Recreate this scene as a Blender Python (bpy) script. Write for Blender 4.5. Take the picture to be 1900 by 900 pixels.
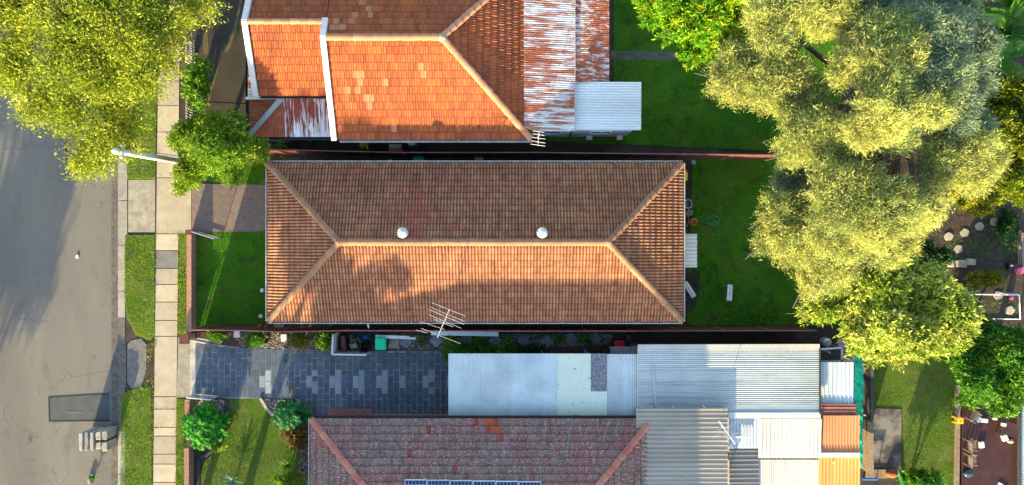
import bpy, math, random
import numpy as np
from mathutils import Vector, Matrix

# ------------------------------------------------------------------ camera, world, sun, exposure
H, F = 36.5, 1314.0            # drone height (m), focal length in photo pixels
scene = bpy.context.scene
for o in list(bpy.data.objects): bpy.data.objects.remove(o)
C = scene.collection
cam_d = bpy.data.cameras.new('camera'); cam = bpy.data.objects.new('camera', cam_d); C.objects.link(cam)
cam.location = (0, 0, H); cam.rotation_euler = (0, 0, 0)
cam_d.sensor_width = 36.0; cam_d.lens = 36.0*F/1900.0; cam_d.clip_end = 2000
scene.camera = cam
SUN_EL = math.radians(11.5)
LX, LY = 0.28, 0.96            # ground direction in which the light travels
ll = math.hypot(LX, LY); LX /= ll; LY /= ll
w = bpy.data.worlds.new('World'); scene.world = w; w.use_nodes = True
nt = w.node_tree; bg = nt.nodes['Background']
sky = nt.nodes.new('ShaderNodeTexSky'); sky.sky_type = 'NISHITA'; sky.sun_disc = False
sky.sun_elevation = SUN_EL; sky.sun_rotation = math.atan2(-LX, -LY)
nt.links.new(sky.outputs[0], bg.inputs[0]); bg.inputs[1].default_value = 0.15
sd = bpy.data.lights.new('sun', 'SUN'); sd.energy = 4.5; sd.angle = math.radians(0.5); sd.color = (1.0, 0.80, 0.41)
so = bpy.data.objects.new('sun', sd); C.objects.link(so); so.location = (-10, -30, 30)
so.rotation_euler = Vector((LX*math.cos(SUN_EL), LY*math.cos(SUN_EL), -math.sin(SUN_EL))).to_track_quat('-Z', 'Y').to_euler()
vs = scene.view_settings; vs.view_transform = 'Standard'; vs.look = 'None'; vs.gamma = 1; vs.use_curve_mapping = False
vs.exposure = 2.25
scene.render.resolution_x = 1024; scene.render.resolution_y = 485

# ------------------------------------------------------------------ helpers
R = random.Random(7)
NR = np.random.default_rng(11)
def P(px, py, z=0.0):
    """photo pixel -> point at height z"""
    return Vector(((px-950)*(H-z)/F, (450-py)*(H-z)/F, z))
def Pp(pts, z=0.0): return [tuple(P(x, y, z)[:2]) for x, y in pts]
WL = {}
def wl(o): return WL.get(o.name, Vector((0, 0, 0))) if o else Vector((0, 0, 0))
def tag(o, label, cat, group=None):
    o['label'] = label; o['category'] = cat
    if group: o['group'] = group
    return o
def structure(o): o['kind'] = 'structure'; return o
def stuff(o): o['kind'] = 'stuff'; return o
def root(name, label, cat, loc, group=None):
    o = bpy.data.objects.new(name, None); C.objects.link(o); o.location = loc; o.empty_display_size = 0.2
    WL[o.name] = Vector(loc)
    return tag(o, label, cat, group)
def link_mesh(name, me, parent=None, loc=None):
    o = bpy.data.objects.new(name, me); C.objects.link(o)
    if parent: o.parent = parent
    if loc is not None: o.location = Vector(loc)-wl(parent); WL[o.name] = Vector(loc)
    else: WL[o.name] = wl(parent).copy()
    return o
def mk(name, v, f, m, parent=None, smooth=False, attrs=None):
    v = np.asarray(v, dtype=float)
    if parent is None: off = np.array([v[:, 0].mean(), v[:, 1].mean(), v[:, 2].min()])
    else: off = np.array(wl(parent))
    me = bpy.data.meshes.new(name); me.from_pydata((v-off).tolist(), [], f); me.materials.append(m)
    if smooth: me.polygons.foreach_set('use_smooth', [True]*len(me.polygons))
    if attrs:
        for k, a in attrs.items():
            at = me.attributes.new(k, 'FLOAT', 'POINT'); at.data.foreach_set('value', np.asarray(a, dtype=np.float32))
    o = bpy.data.objects.new(name, me); C.objects.link(o)
    if parent: o.parent = parent
    else: o.location = off
    WL[o.name] = Vector(off)
    return o
def mk_fast(name, v, n, m, parent=None, rnd=None, off=None):
    """v: (k*n,3) vertices, polygons of n consecutive vertices"""
    v = np.asarray(v, dtype=np.float32)
    if parent is not None: off = np.array(wl(parent), dtype=np.float32)
    elif off is None: off = np.array([v[:, 0].mean(), v[:, 1].mean(), v[:, 2].min()], dtype=np.float32)
    k = len(v)//n
    me = bpy.data.meshes.new(name)
    me.vertices.add(len(v)); me.vertices.foreach_set('co', (v-off).ravel())
    me.loops.add(len(v)); me.loops.foreach_set('vertex_index', np.arange(len(v), dtype=np.int32))
    me.polygons.add(k); me.polygons.foreach_set('loop_start', np.arange(0, len(v), n, dtype=np.int32))
    if rnd is not None:
        at = me.attributes.new('rnd', 'FLOAT', 'POINT'); at.data.foreach_set('value', np.repeat(rnd, n).astype(np.float32))
    me.update(calc_edges=True); me.materials.append(m)
    o = bpy.data.objects.new(name, me); C.objects.link(o)
    if parent: o.parent = parent
    else: o.location = off
    WL[o.name] = Vector([float(q) for q in off])
    return o
class MB:
    def __init__(s): s.v = []; s.f = []
    def add(s, v, f):
        b = len(s.v); s.v += [tuple(q) for q in v]; s.f += [tuple(b+i for i in q) for q in f]; return s
    def box(s, c, d, rz=0, M=None):
        x, y, z = d[0]/2, d[1]/2, d[2]/2
        pts = [Vector((a*x, b*y, e*z)) for e in (-1, 1) for a, b in ((-1, -1), (1, -1), (1, 1), (-1, 1))]
        m = M if M is not None else Matrix.Rotation(rz, 3, 'Z')
        return s.add([m @ p + Vector(c) for p in pts], [(0, 3, 2, 1), (4, 5, 6, 7), (0, 1, 5, 4), (1, 2, 6, 5), (2, 3, 7, 6), (3, 0, 4, 7)])
    def bar(s, a, b, wd, ht=None, up=(0, 0, 1)):
        a = Vector(a); b = Vector(b); d = b-a; L = d.length; d.normalize()
        up = Vector(up)
        if abs(d.dot(up)) > .98: up = Vector((0, 1, 0))
        sx = d.cross(up).normalized(); uz = sx.cross(d)
        M = Matrix((sx, d, uz)).transposed()
        return s.box((a+b)/2, (wd, L, ht or wd), M=M)
    def prism(s, poly, z0, z1):
        n = len(poly); A = sum(poly[i][0]*poly[(i+1) % n][1]-poly[(i+1) % n][0]*poly[i][1] for i in range(n))
        if A < 0: poly = poly[::-1]
        v = [(x, y, z0) for x, y in poly]+[(x, y, z1) for x, y in poly]
        f = [tuple(range(n-1, -1, -1)), tuple(range(n, 2*n))]+[(i, (i+1) % n, n+(i+1) % n, n+i) for i in range(n)]
        return s.add(v, f)
    def tube(s, pts, rad, n=8, cap=True):
        pts = [Vector(p) for p in pts]; b = len(s.v); k = len(pts)
        if not hasattr(rad, '__len__'): rad = [rad]*k
        for i, p in enumerate(pts):
            d = (pts[min(i+1, k-1)]-pts[max(i-1, 0)]).normalized()
            a = d.orthogonal().normalized(); e = d.cross(a)
            for j in range(n):
                t = 2*math.pi*j/n; s.v.append(tuple(p+(a*math.cos(t)+e*math.sin(t))*rad[i]))
        # keep rings aligned
        for i in range(k-1):
            r0 = [Vector(q) for q in s.v[b+i*n:b+i*n+n]]; r1 = [Vector(q) for q in s.v[b+i*n+n:b+i*n+2*n]]
            best = min(range(n), key=lambda o: sum((r0[j]-pts[i]-(r1[(j+o) % n]-pts[i+1])).length for j in range(n)))
            s.v[b+i*n+n:b+i*n+2*n] = [tuple(r1[(j+best) % n]) for j in range(n)]
            for j in range(n):
                s.f.append((b+i*n+j, b+i*n+(j+1) % n, b+(i+1)*n+(j+1) % n, b+(i+1)*n+j))
        if cap:
            s.f.append(tuple(b+j for j in range(n-1, -1, -1))); s.f.append(tuple(b+(k-1)*n+j for j in range(n)))
        return s
    def lathe(s, c, prof, n=16, sx=1, sy=1):
        b = len(s.v)
        for r, z in prof:
            for j in range(n):
                t = 2*math.pi*j/n; s.v.append((c[0]+r*sx*math.cos(t), c[1]+r*sy*math.sin(t), c[2]+z))
        for i in range(len(prof)-1):
            for j in range(n): s.f.append((b+i*n+j, b+i*n+(j+1) % n, b+(i+1)*n+(j+1) % n, b+(i+1)*n+j))
        s.f.append(tuple(b+j for j in range(n-1, -1, -1))); s.f.append(tuple(b+(len(prof)-1)*n+j for j in range(n)))
        return s
    def build(s, name, m, parent=None, smooth=False): return mk(name, s.v, s.f, m, parent, smooth)

# ------------------------------------------------------------------ materials
MATS = {}
def newmat(name):
    m = bpy.data.materials.new(name); m.use_nodes = True; t = m.node_tree
    b = t.nodes['Principled BSDF']; MATS[name] = m
    return m, t, b
def nd(t, typ, **kw):
    n = t.nodes.new(typ)
    for k, v in kw.items(): setattr(n, k, v)
    return n
def ramp(t, fac, stops, interp='LINEAR'):
    r = nd(t, 'ShaderNodeValToRGB'); e = r.color_ramp.elements; r.color_ramp.interpolation = interp
    while len(e) < len(stops): e.new(0.5)
    for q, (p, c) in zip(e, stops):
        q.position = p; q.color = (c[0], c[1], c[2], 1) if hasattr(c, '__len__') else (c, c, c, 1)
    if fac is not None: t.links.new(fac, r.inputs[0])
    return r.outputs[0]
def noise(t, scale, detail=4, rough=0.6, stretch=None, dist=0):
    g = nd(t, 'ShaderNodeNewGeometry'); n = nd(t, 'ShaderNodeTexNoise')
    n.inputs['Scale'].default_value = scale; n.inputs['Detail'].default_value = detail; n.inputs['Roughness'].default_value = rough
    n.inputs['Distortion'].default_value = dist
    if stretch:
        mp = nd(t, 'ShaderNodeMapping'); mp.inputs['Scale'].default_value = stretch
        t.links.new(g.outputs['Position'], mp.inputs[0]); t.links.new(mp.outputs[0], n.inputs['Vector'])
    else: t.links.new(g.outputs['Position'], n.inputs['Vector'])
    return n.outputs['Fac']
def mix(t, fac, a, b, mode='MIX'):
    m = nd(t, 'ShaderNodeMix', data_type='RGBA', blend_type=mode)
    for s, v in ((m.inputs[0], fac), (m.inputs[6], a), (m.inputs[7], b)):
        if hasattr(v, 'is_output') or isinstance(v, bpy.types.NodeSocket): t.links.new(v, s)
        elif isinstance(v, (int, float)): s.default_value = v
        else: s.default_value = (v[0], v[1], v[2], 1)
    return m.outputs[2]
def mathn(t, op, a, b=None):
    m = nd(t, 'ShaderNodeMath', operation=op)
    for s, v in ((m.inputs[0], a), (m.inputs[1], b)):
        if v is None: continue
        if isinstance(v, (int, float)): s.default_value = v
        else: t.links.new(v, s)
    return m.outputs[0]
def rndval(t):
    a = nd(t, 'ShaderNodeAttribute'); a.attribute_name = 'rnd'; oi = nd(t, 'ShaderNodeObjectInfo')
    return mathn(t, 'FRACT', mathn(t, 'ADD', a.outputs['Fac'], oi.outputs['Random']))
def bump(t, b, h, strength=0.4, dist=0.02):
    n = nd(t, 'ShaderNodeBump'); n.inputs['Strength'].default_value = strength; n.inputs['Distance'].default_value = dist
    t.links.new(h, n.inputs['Height']); t.links.new(n.outputs[0], b.inputs['Normal'])
def M(name, c1, c2=None, scale=3.0, rough=0.8, fine=0.25, metal=0, stretch=None, var=0.12, bmp=0.2, spec=0.3, lo=.35, hi=.65):
    """two colours on a large noise, fine speckle, a little per-object variation"""
    m, t, b = newmat(name)
    c2 = c2 or tuple(q*0.8 for q in c1)
    col = ramp(t, noise(t, scale, 5, .65, stretch), [(lo, c1), (hi, c2)])
    f = noise(t, 28, 3, .7)
    col = mix(t, fine, col, ramp(t, f, [(.3, .35), (.7, 1.5)]), 'MULTIPLY')
    if var:
        oi = nd(t, 'ShaderNodeObjectInfo')
        col = mix(t, 1.0, col, ramp(t, oi.outputs['Random'], [(0, 1-var), (1, 1+var)]), 'MULTIPLY')
    t.links.new(col, b.inputs['Base Color']); b.inputs['Roughness'].default_value = rough; b.inputs['Metallic'].default_value = metal
    b.inputs['Specular IOR Level'].default_value = spec
    if bmp: bump(t, b, f, bmp)
    return m
def tile_mat(name, cols, crest, crest_amt, patch, patch_amt, lichen=None, lich_scale=20, lich=(.5, .6), pscale=.35, lapshade=.85, streak=None):
    m, t, b = newmat(name)
    r = rndval(t)
    n = len(cols); col = ramp(t, r, [(i/(n-1), c) for i, c in enumerate(cols)])
    col = mix(t, mathn(t, 'MULTIPLY', ramp(t, noise(t, pscale, 4), [(.48, 0), (.66, 1)]), patch_amt), col, patch)
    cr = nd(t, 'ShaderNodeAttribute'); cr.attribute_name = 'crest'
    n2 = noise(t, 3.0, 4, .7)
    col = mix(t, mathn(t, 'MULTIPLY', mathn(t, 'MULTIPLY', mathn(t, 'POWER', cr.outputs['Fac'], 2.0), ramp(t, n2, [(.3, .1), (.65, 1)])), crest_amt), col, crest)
    if lichen:
        col = mix(t, ramp(t, noise(t, lich_scale, 4, .75), [(lich[0], 0), (lich[1], 1)]), col, lichen)
    if streak: col = mix(t, .8, col, ramp(t, noise(t, 1.1, 6, .7, streak), [(.32, .6), (.68, 1.35)]), 'MULTIPLY')
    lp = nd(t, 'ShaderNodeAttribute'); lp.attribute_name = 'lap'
    col = mix(t, mathn(t, 'MULTIPLY', lp.outputs['Fac'], lapshade), col, (.03, .022, .018))  # shadow gap between courses, painted dark on each tile's nose and lap
    f = noise(t, 30, 3, .7)
    col = mix(t, .45, col, ramp(t, f, [(.25, .35), (.7, 1.35)]), 'MULTIPLY')
    t.links.new(col, b.inputs['Base Color']); b.inputs['Roughness'].default_value = .8; b.inputs['Specular IOR Level'].default_value = .25
    bump(t, b, f, .3, .01)
    return m
def rust_mat(name, base, rust, stretch, lo, hi, metal=.25, rough=.5):
    m, t, b = newmat(name)
    big = noise(t, .5, 3, .5); st = noise(t, 1.6, 6, .75, stretch)
    k = mathn(t, 'ADD', mathn(t, 'MULTIPLY', big, .3), mathn(t, 'MULTIPLY', st, .85))
    fac = ramp(t, k, [(lo, 0), (hi, 1)])
    rc = ramp(t, noise(t, 7, 5, .7), [(.3, rust), (.7, tuple(q*.5 for q in rust))])
    col = mix(t, fac, mix(t, ramp(t, noise(t, 2.5, 5), [(.4, 0), (.75, .5)]), base, tuple(q*.55 for q in base)), rc)
    t.links.new(col, b.inputs['Base Color']); b.inputs['Roughness'].default_value = rough; b.inputs['Metallic'].default_value = metal
    t.links.new(mathn(t, 'SUBTRACT', 1.0, fac), b.inputs['Metallic']) if metal > .9 else None
    return m
def leaf_mat(name, cols, trans=.35, rough=.55, tint=None):
    m, t, b = newmat(name)
    r = rndval(t); n = len(cols)
    col = ramp(t, r, [(i/(n-1), c) for i, c in enumerate(cols)])
    col = mix(t, .6, col, ramp(t, noise(t, .8, 5, .65), [(.35, .55), (.65, 1.45)]), 'MULTIPLY')
    t.links.new(col, b.inputs['Base Color']); b.inputs['Roughness'].default_value = rough; b.inputs['Specular IOR Level'].default_value = .25
    tr = nd(t, 'ShaderNodeBsdfTranslucent'); ms = nd(t, 'ShaderNodeMixShader'); ms.inputs[0].default_value = trans
    t.links.new(col, tr.inputs[0]); t.links.new(b.outputs[0], ms.inputs[1]); t.links.new(tr.outputs[0], ms.inputs[2])
    t.links.new(ms.outputs[0], t.nodes['Material Output'].inputs[0])
    return m
def sheet_mat(name, c1, c2, stretch, streak, amt, rough=.45, metal=.0, scale=1.5):
    m, t, b = newmat(name)
    col = ramp(t, noise(t, .6, 3, .5), [(.35, c1), (.65, c2)])
    col = mix(t, mathn(t, 'MULTIPLY', ramp(t, noise(t, scale, 6, .75, stretch), [(.5, 0), (.72, 1)]), amt), col, streak)
    oi = nd(t, 'ShaderNodeObjectInfo')
    col = mix(t, 1, col, ramp(t, oi.outputs['Random'], [(0, .9), (1, 1.08)]), 'MULTIPLY')
    t.links.new(col, b.inputs['Base Color']); b.inputs['Roughness'].default_value = rough; b.inputs['Metallic'].default_value = metal
    return m

m_ground = M('ground_soil', (.05, .06, .025), (.035, .032, .02), .3)
m_soil = M('soil', (.055, .04, .028), (.022, .018, .013), 1.2, fine=.5)
m_bark = M('bark_mulch', (.07, .05, .035), (.03, .022, .016), 4, fine=.6)
def road_material():
    m, t, b = newmat('asphalt')
    col = ramp(t, noise(t, .3, 5, .6, (1, .2, 1)), [(.33, (.112, .103, .092)), (.67, (.172, .154, .13))])
    col = mix(t, ramp(t, noise(t, 1.2, 7, .75, (1, .3, 1)), [(.54, 0), (.72, .65)]), col, (.078, .07, .062))
    col = mix(t, ramp(t, noise(t, 2.3, 6, .7), [(.63, 0), (.70, .5)]), col, (.06, .054, .05))
    col = mix(t, ramp(t, noise(t, 9, 3, .6), [(.68, 0), (.72, .45)]), col, (.2, .18, .15))
    g = nd(t, 'ShaderNodeNewGeometry'); wv = nd(t, 'ShaderNodeTexNoise'); wv.inputs['Scale'].default_value = .9; t.links.new(g.outputs['Position'], wv.inputs['Vector'])
    vo = nd(t, 'ShaderNodeTexVoronoi', feature='DISTANCE_TO_EDGE'); vo.inputs['Scale'].default_value = .33
    mv = nd(t, 'ShaderNodeVectorMath', operation='ADD'); t.links.new(g.outputs['Position'], mv.inputs[0]); t.links.new(wv.outputs['Color'], mv.inputs[1]); t.links.new(mv.outputs[0], vo.inputs['Vector'])
    ck = mathn(t, 'MULTIPLY', ramp(t, vo.outputs['Distance'], [(.0, 1), (.006, 0)]), ramp(t, noise(t, .35, 2), [(.48, 0), (.6, .7)]))
    col = mix(t, ck, col, (.03, .028, .026))
    f = noise(t, 40, 4, .85)
    col = mix(t, .55, col, ramp(t, f, [(.3, .4), (.7, 1.55)]), 'MULTIPLY')
    t.links.new(col, b.inputs['Base Color']); b.inputs['Roughness'].default_value = .88
    bump(t, b, f, .4, .012)
    return m
m_road = road_material()
m_patch = M('asphalt_patch', (.075, .08, .082), (.058, .062, .066), 2, fine=.3)
m_seam = M('seam_tar', (.02, .02, .02), (.012, .012, .012), 4)
m_palemark = M('faded_mark', (.26, .24, .2), (.16, .15, .13), 6)
m_gutter = M('gutter_concrete', (.15, .135, .12), (.075, .066, .06), 5, fine=.6)
m_kerb = M('kerb_concrete', (.36, .32, .27), (.24, .21, .175), 2, fine=.35)
m_path = M('path_concrete', (.42, .35, .25), (.33, .275, .20), 1.3, fine=.25, var=.16)
m_pathdark = M('dark_path_concrete', (.2, .19, .175), (.15, .14, .13), 1.5, fine=.35)
m_apron = M('apron_concrete', (.33, .29, .22), (.2, .18, .14), 2.2, fine=.5)
m_brokenapron = M('broken_apron', (.17, .16, .15), (.10, .095, .09), 3, fine=.6)
m_aggregate = M('aggregate_drive', (.19, .135, .105), (.135, .10, .082), 3, fine=.75)
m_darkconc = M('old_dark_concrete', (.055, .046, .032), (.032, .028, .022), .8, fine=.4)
m_stainline = M('worn_tyre_line', (.13, .10, .045), (.08, .065, .03), 3)
m_slabconc = M('stained_slab', (.19, .17, .15), (.06, .05, .045), .9, fine=.4, lo=.42, hi=.56)
def lawn_material(name, a, b, dry, soil, dlo=.49, slo=.61):
    m, t, bs = newmat(name)
    col = ramp(t, noise(t, .7, 5, .65), [(.35, a), (.62, b)])
    col = mix(t, ramp(t, noise(t, .55, 5, .7, None, 1.2), [(dlo, 0), (dlo+.12, .75)]), col, dry)
    col = mix(t, ramp(t, noise(t, 1.7, 5, .7), [(slo-.06, 0), (slo, .8)]), col, soil)
    f = noise(t, 22, 4, .8)
    col = mix(t, .7, col, ramp(t, f, [(.3, .35), (.7, 1.55)]), 'MULTIPLY')
    t.links.new(col, bs.inputs['Base Color']); bs.inputs['Roughness'].default_value = .9; bs.inputs['Specular IOR Level'].default_value = .1
    bump(t, bs, f, .8, .05)
    return m
m_lawn = lawn_material('lawn_soil', (.03, .115, .005), (.06, .165, .008), (.095, .145, .018), (.05, .045, .02))
m_lawn2 = lawn_material('turf_soil', (.085, .15, .014), (.068, .13, .012), (.155, .17, .045), (.10, .085, .04))
m_verge = lawn_material('verge_soil', (.075, .15, .012), (.105, .16, .016), (.19, .19, .05), (.12, .095, .055), .46, .6)
m_grass = leaf_mat('grass_blades', [(0.038, 0.189, 0.004), (0.050, 0.252, 0.005), (0.093, 0.303, 0.007), (0.153, 0.303, 0.012)], .3)
m_grass_dry = leaf_mat('verge_blades', [(0.090, 0.227, 0.010), (0.158, 0.317, 0.011), (0.293, 0.340, 0.020), (0.428, 0.386, 0.034)], .3)
m_turf = leaf_mat('turf_blades', [(0.076, 0.162, 0.015), (0.108, 0.203, 0.020), (0.152, 0.227, 0.033), (0.202, 0.243, 0.055)], .3)
m_weed = leaf_mat('weed_leaves', [(.03, .15, .01), (.05, .19, .015), (.04, .12, .01)], .3)
m_brick = None
def brick_material():
    m, t, b = newmat('face_brick')
    g = nd(t, 'ShaderNodeNewGeometry'); sp = nd(t, 'ShaderNodeSeparateXYZ'); t.links.new(g.outputs['Position'], sp.inputs[0])
    cb = nd(t, 'ShaderNodeCombineXYZ'); t.links.new(mathn(t, 'ADD', sp.outputs[0], sp.outputs[1]), cb.inputs[0]); t.links.new(sp.outputs[2], cb.inputs[1])
    br = nd(t, 'ShaderNodeTexBrick'); br.inputs['Scale'].default_value = 1; br.inputs['Brick Width'].default_value = .24; br.inputs['Row Height'].default_value = .086
    br.inputs['Mortar Size'].default_value = .01; br.inputs['Color1'].default_value = (.33, .15, .09, 1); br.inputs['Color2'].default_value = (.22, .09, .06, 1); br.inputs['Mortar'].default_value = (.35, .31, .27, 1)
    t.links.new(cb.outputs[0], br.inputs[0]); t.links.new(br.outputs[0], b.inputs['Base Color']); b.inputs['Roughness'].default_value = .9
    return m
m_brick = brick_material()
m_capbrick = M('cap_brick', (.42, .22, .14), (.30, .15, .10), 14, fine=.3)
m_mortar = M('mortar', (.34, .30, .25))
m_white = M('white_paint', (.66, .64, .61), (.52, .5, .47), 3, rough=.5, fine=.12)
m_whitemetal = M('white_metal', (.56, .57, .58), (.48, .49, .5), 6, rough=.4, fine=.1)
m_galv = M('galvanised', (.42, .44, .46), (.32, .34, .36), 5, rough=.4, fine=.15, metal=.4)
m_alu = M('aluminium', (.62, .6, .58), (.48, .48, .48), 5, rough=.45, fine=.05, metal=.2)
m_gutw = M('gutter_paint', (.55, .5, .46), (.36, .33, .3), 6, rough=.5, fine=.2)
m_dark = M('dark_metal', (.03, .03, .032), (.02, .02, .02), 6, rough=.5)
m_wall = M('rendered_wall', (.45, .43, .40), (.36, .34, .31), 1.5)
m_fibro = M('fibro_sheet_wall', (.6, .62, .64), (.5, .52, .54), 1.5, rough=.6)
m_glass, _t, _b = newmat('window_glass'); _b.inputs['Base Color'].default_value = (.03, .04, .05, 1); _b.inputs['Roughness'].default_value = .08
m_fence = M('fence_steel', (.13, .042, .034), (.085, .028, .024), 2, rough=.5, fine=.15)
m_fencecap = M('fence_cap', (.30, .15, .12), (.2, .09, .075), 4, rough=.45, fine=.15)
m_timber = M('timber', (.32, .21, .12), (.2, .12, .07), 6, stretch=(1, .2, 1))
m_timberg = M('weathered_timber', (.27, .2, .15), (.17, .12, .09), 7)
m_deck = M('deck_timber', (.075, .028, .022), (.04, .018, .016), 1.5, rough=.45, fine=.3)
m_green = M('green_shadecloth', (.0, .46, .25), (.0, .34, .19), 3, rough=.6)
m_bingreen = M('bin_green_lid', (.0, .62, .28), (.0, .55, .25), 3, rough=.35, fine=.03)
m_bindark = M('bin_body', (.012, .06, .03), None, 3, rough=.45)
m_yellow = M('yellow_plastic', (.85, .48, .0), (.75, .4, .0), 4, rough=.4, fine=.05)
m_orange = M('orange_plastic', (.62, .2, .03), (.5, .15, .02), 6, rough=.45, fine=.1)
m_red = M('red_plastic', (.65, .015, .01), (.55, .01, .01), 6, rough=.4, fine=.05)
m_blue = M('blue_tarp', (.02, .16, .5), (.015, .1, .38), 8, rough=.45, fine=.15)
m_black = M('black_plastic', (.012, .012, .013), (.02, .02, .022), 6, rough=.4)
m_pink = M('pink_plastic', (.6, .05, .22), (.5, .2, .3), 12, rough=.5)
m_stone = M('pale_stone', (.42, .36, .29), (.30, .25, .2), 4, fine=.35, var=.2)
m_greystone = M('grey_paver', (.22, .25, .27), (.15, .17, .18), 3, fine=.3, var=.25)
m_slate = M('slate_edging', (.05, .055, .06), (.03, .033, .036), 4, fine=.4)
m_rock = M('sandstone_slab', (.34, .31, .27), (.2, .18, .155), 3.5, fine=.5, var=.2)
m_gravel = leaf_mat('gravel_stones', [(.11, .085, .065), (.22, .17, .13), (.32, .28, .25), (.42, .38, .34)], 0, .9)
m_paver = M('charcoal_paver', (.08, .104, .140), (.06, .078, .108), 2.2, rough=.55, fine=.3, var=.16)
m_paverpale = M('pale_paver', (.26, .31, .34), (.2, .24, .27), 4, rough=.6, fine=.35, var=.1)
m_paverbrick = M('small_cobble', (.15, .09, .075), (.08, .06, .06), 9, fine=.4)
m_grout = M('sand_grout', (.46, .42, .38), (.22, .22, .23), 1.1, fine=.3, lo=.42, hi=.6)
m_pv, _t, _b = newmat('solar_cells')
_b.inputs['Base Color'].default_value = (.008, .02, .12, 1); _b.inputs['Roughness'].default_value = .12
# roofs
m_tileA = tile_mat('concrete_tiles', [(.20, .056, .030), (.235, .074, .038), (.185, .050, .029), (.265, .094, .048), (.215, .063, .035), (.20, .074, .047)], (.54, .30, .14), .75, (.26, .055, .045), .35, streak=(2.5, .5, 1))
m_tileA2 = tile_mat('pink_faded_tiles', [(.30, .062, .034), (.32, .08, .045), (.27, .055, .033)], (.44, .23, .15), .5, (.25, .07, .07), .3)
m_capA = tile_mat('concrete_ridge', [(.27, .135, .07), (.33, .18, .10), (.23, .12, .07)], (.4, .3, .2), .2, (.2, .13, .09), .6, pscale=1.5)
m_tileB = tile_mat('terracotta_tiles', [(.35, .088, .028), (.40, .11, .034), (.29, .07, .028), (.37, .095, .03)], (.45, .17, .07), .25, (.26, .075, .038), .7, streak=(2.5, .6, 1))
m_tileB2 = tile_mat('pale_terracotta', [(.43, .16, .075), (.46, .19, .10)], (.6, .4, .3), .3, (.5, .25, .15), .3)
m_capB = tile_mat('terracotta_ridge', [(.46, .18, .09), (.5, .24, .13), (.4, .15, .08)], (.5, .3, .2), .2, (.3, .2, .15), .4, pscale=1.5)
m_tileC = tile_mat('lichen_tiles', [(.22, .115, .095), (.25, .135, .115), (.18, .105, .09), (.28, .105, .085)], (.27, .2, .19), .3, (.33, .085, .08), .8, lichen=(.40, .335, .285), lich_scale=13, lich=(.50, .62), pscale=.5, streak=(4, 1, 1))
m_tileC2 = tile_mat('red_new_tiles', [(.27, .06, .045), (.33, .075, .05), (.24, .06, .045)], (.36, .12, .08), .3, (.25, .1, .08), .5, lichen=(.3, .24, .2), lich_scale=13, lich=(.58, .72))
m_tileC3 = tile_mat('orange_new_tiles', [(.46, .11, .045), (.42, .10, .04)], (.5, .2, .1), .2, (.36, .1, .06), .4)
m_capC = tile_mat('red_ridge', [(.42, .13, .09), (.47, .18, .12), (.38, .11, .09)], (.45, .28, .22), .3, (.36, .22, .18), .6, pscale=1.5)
m_rustx = rust_mat('rusty_iron_ew', (.64, .64, .64), (.42, .10, .03), (.3, 4.5, 1), .52, .60)
m_rustx2 = rust_mat('very_rusty_iron', (.58, .58, .6), (.42, .095, .028), (1.0, 3.5, 1), .49, .57)
m_rusty = rust_mat('rusty_iron_ns', (.66, .67, .69), (.28, .05, .03), (9, .3, 1), .55, .60)
m_rustfull = rust_mat('red_rust_iron', (.34, .09, .035), (.27, .055, .018), (1.2, 3, 1), .45, .62, 0, .6)
m_zinc = sheet_mat('silver_iron', (.56, .61, .61), (.44, .49, .50), (.6, .9, 1), (.33, .37, .39), .6, .4, .1)
m_cream = sheet_mat('cream_iron', (.66, .70, .60), (.60, .65, .56), (1, 1, 1), (.45, .5, .42), .4, .5)
m_lichsheet = M('lichen_fibro', (.28, .27, .29), (.10, .10, .12), 9, fine=.8, rough=.9)
m_garage = sheet_mat('garage_iron', (.43, .46, .46), (.36, .39, .395), (.12, 5, 1), (.13, .125, .12), .75, .45, .1)
m_greysheet = sheet_mat('grey_iron', (.46, .52, .57), (.40, .46, .51), (5, .2, 1), (.2, .22, .25), .5)
m_beige = sheet_mat('beige_decking', (.35, .30, .24), (.29, .25, .205), (.3, 4, 1), (.24, .22, .2), .4)
m_whitesheet = sheet_mat('white_iron', (.52, .50, .46), (.46, .44, .41), (4, .3, 1), (.25, .24, .22), .55)
m_whitesheet2 = sheet_mat('clean_white_iron', (.5, .47, .42), (.44, .415, .375), (4, .3, 1), (.5, .48, .44), .3)
m_browngrey = sheet_mat('brown_grey_iron', (.24, .215, .195), (.19, .175, .16), (.3, 4, 1), (.1, .09, .09), .5)
m_orangesheet = sheet_mat('orange_sheet', (.58, .24, .10), (.52, .21, .085), (5, .3, 1), (.35, .13, .06), .4, .5)
m_orangesheet2 = sheet_mat('amber_sheet', (.62, .31, .09), (.56, .27, .08), (5, .3, 1), (.45, .2, .07), .3, .5)
m_brownflash = M('brown_flashing', (.26, .10, .075), (.2, .075, .06), 3, rough=.5)
m_whiteiron = sheet_mat('shed_iron', (.60, .64, .66), (.55, .59, .61), (.3, 5, 1), (.42, .45, .47), .4)
m_trunk = M('tree_bark', (.11, .085, .065), (.06, .048, .038), 6, fine=.5)
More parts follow.
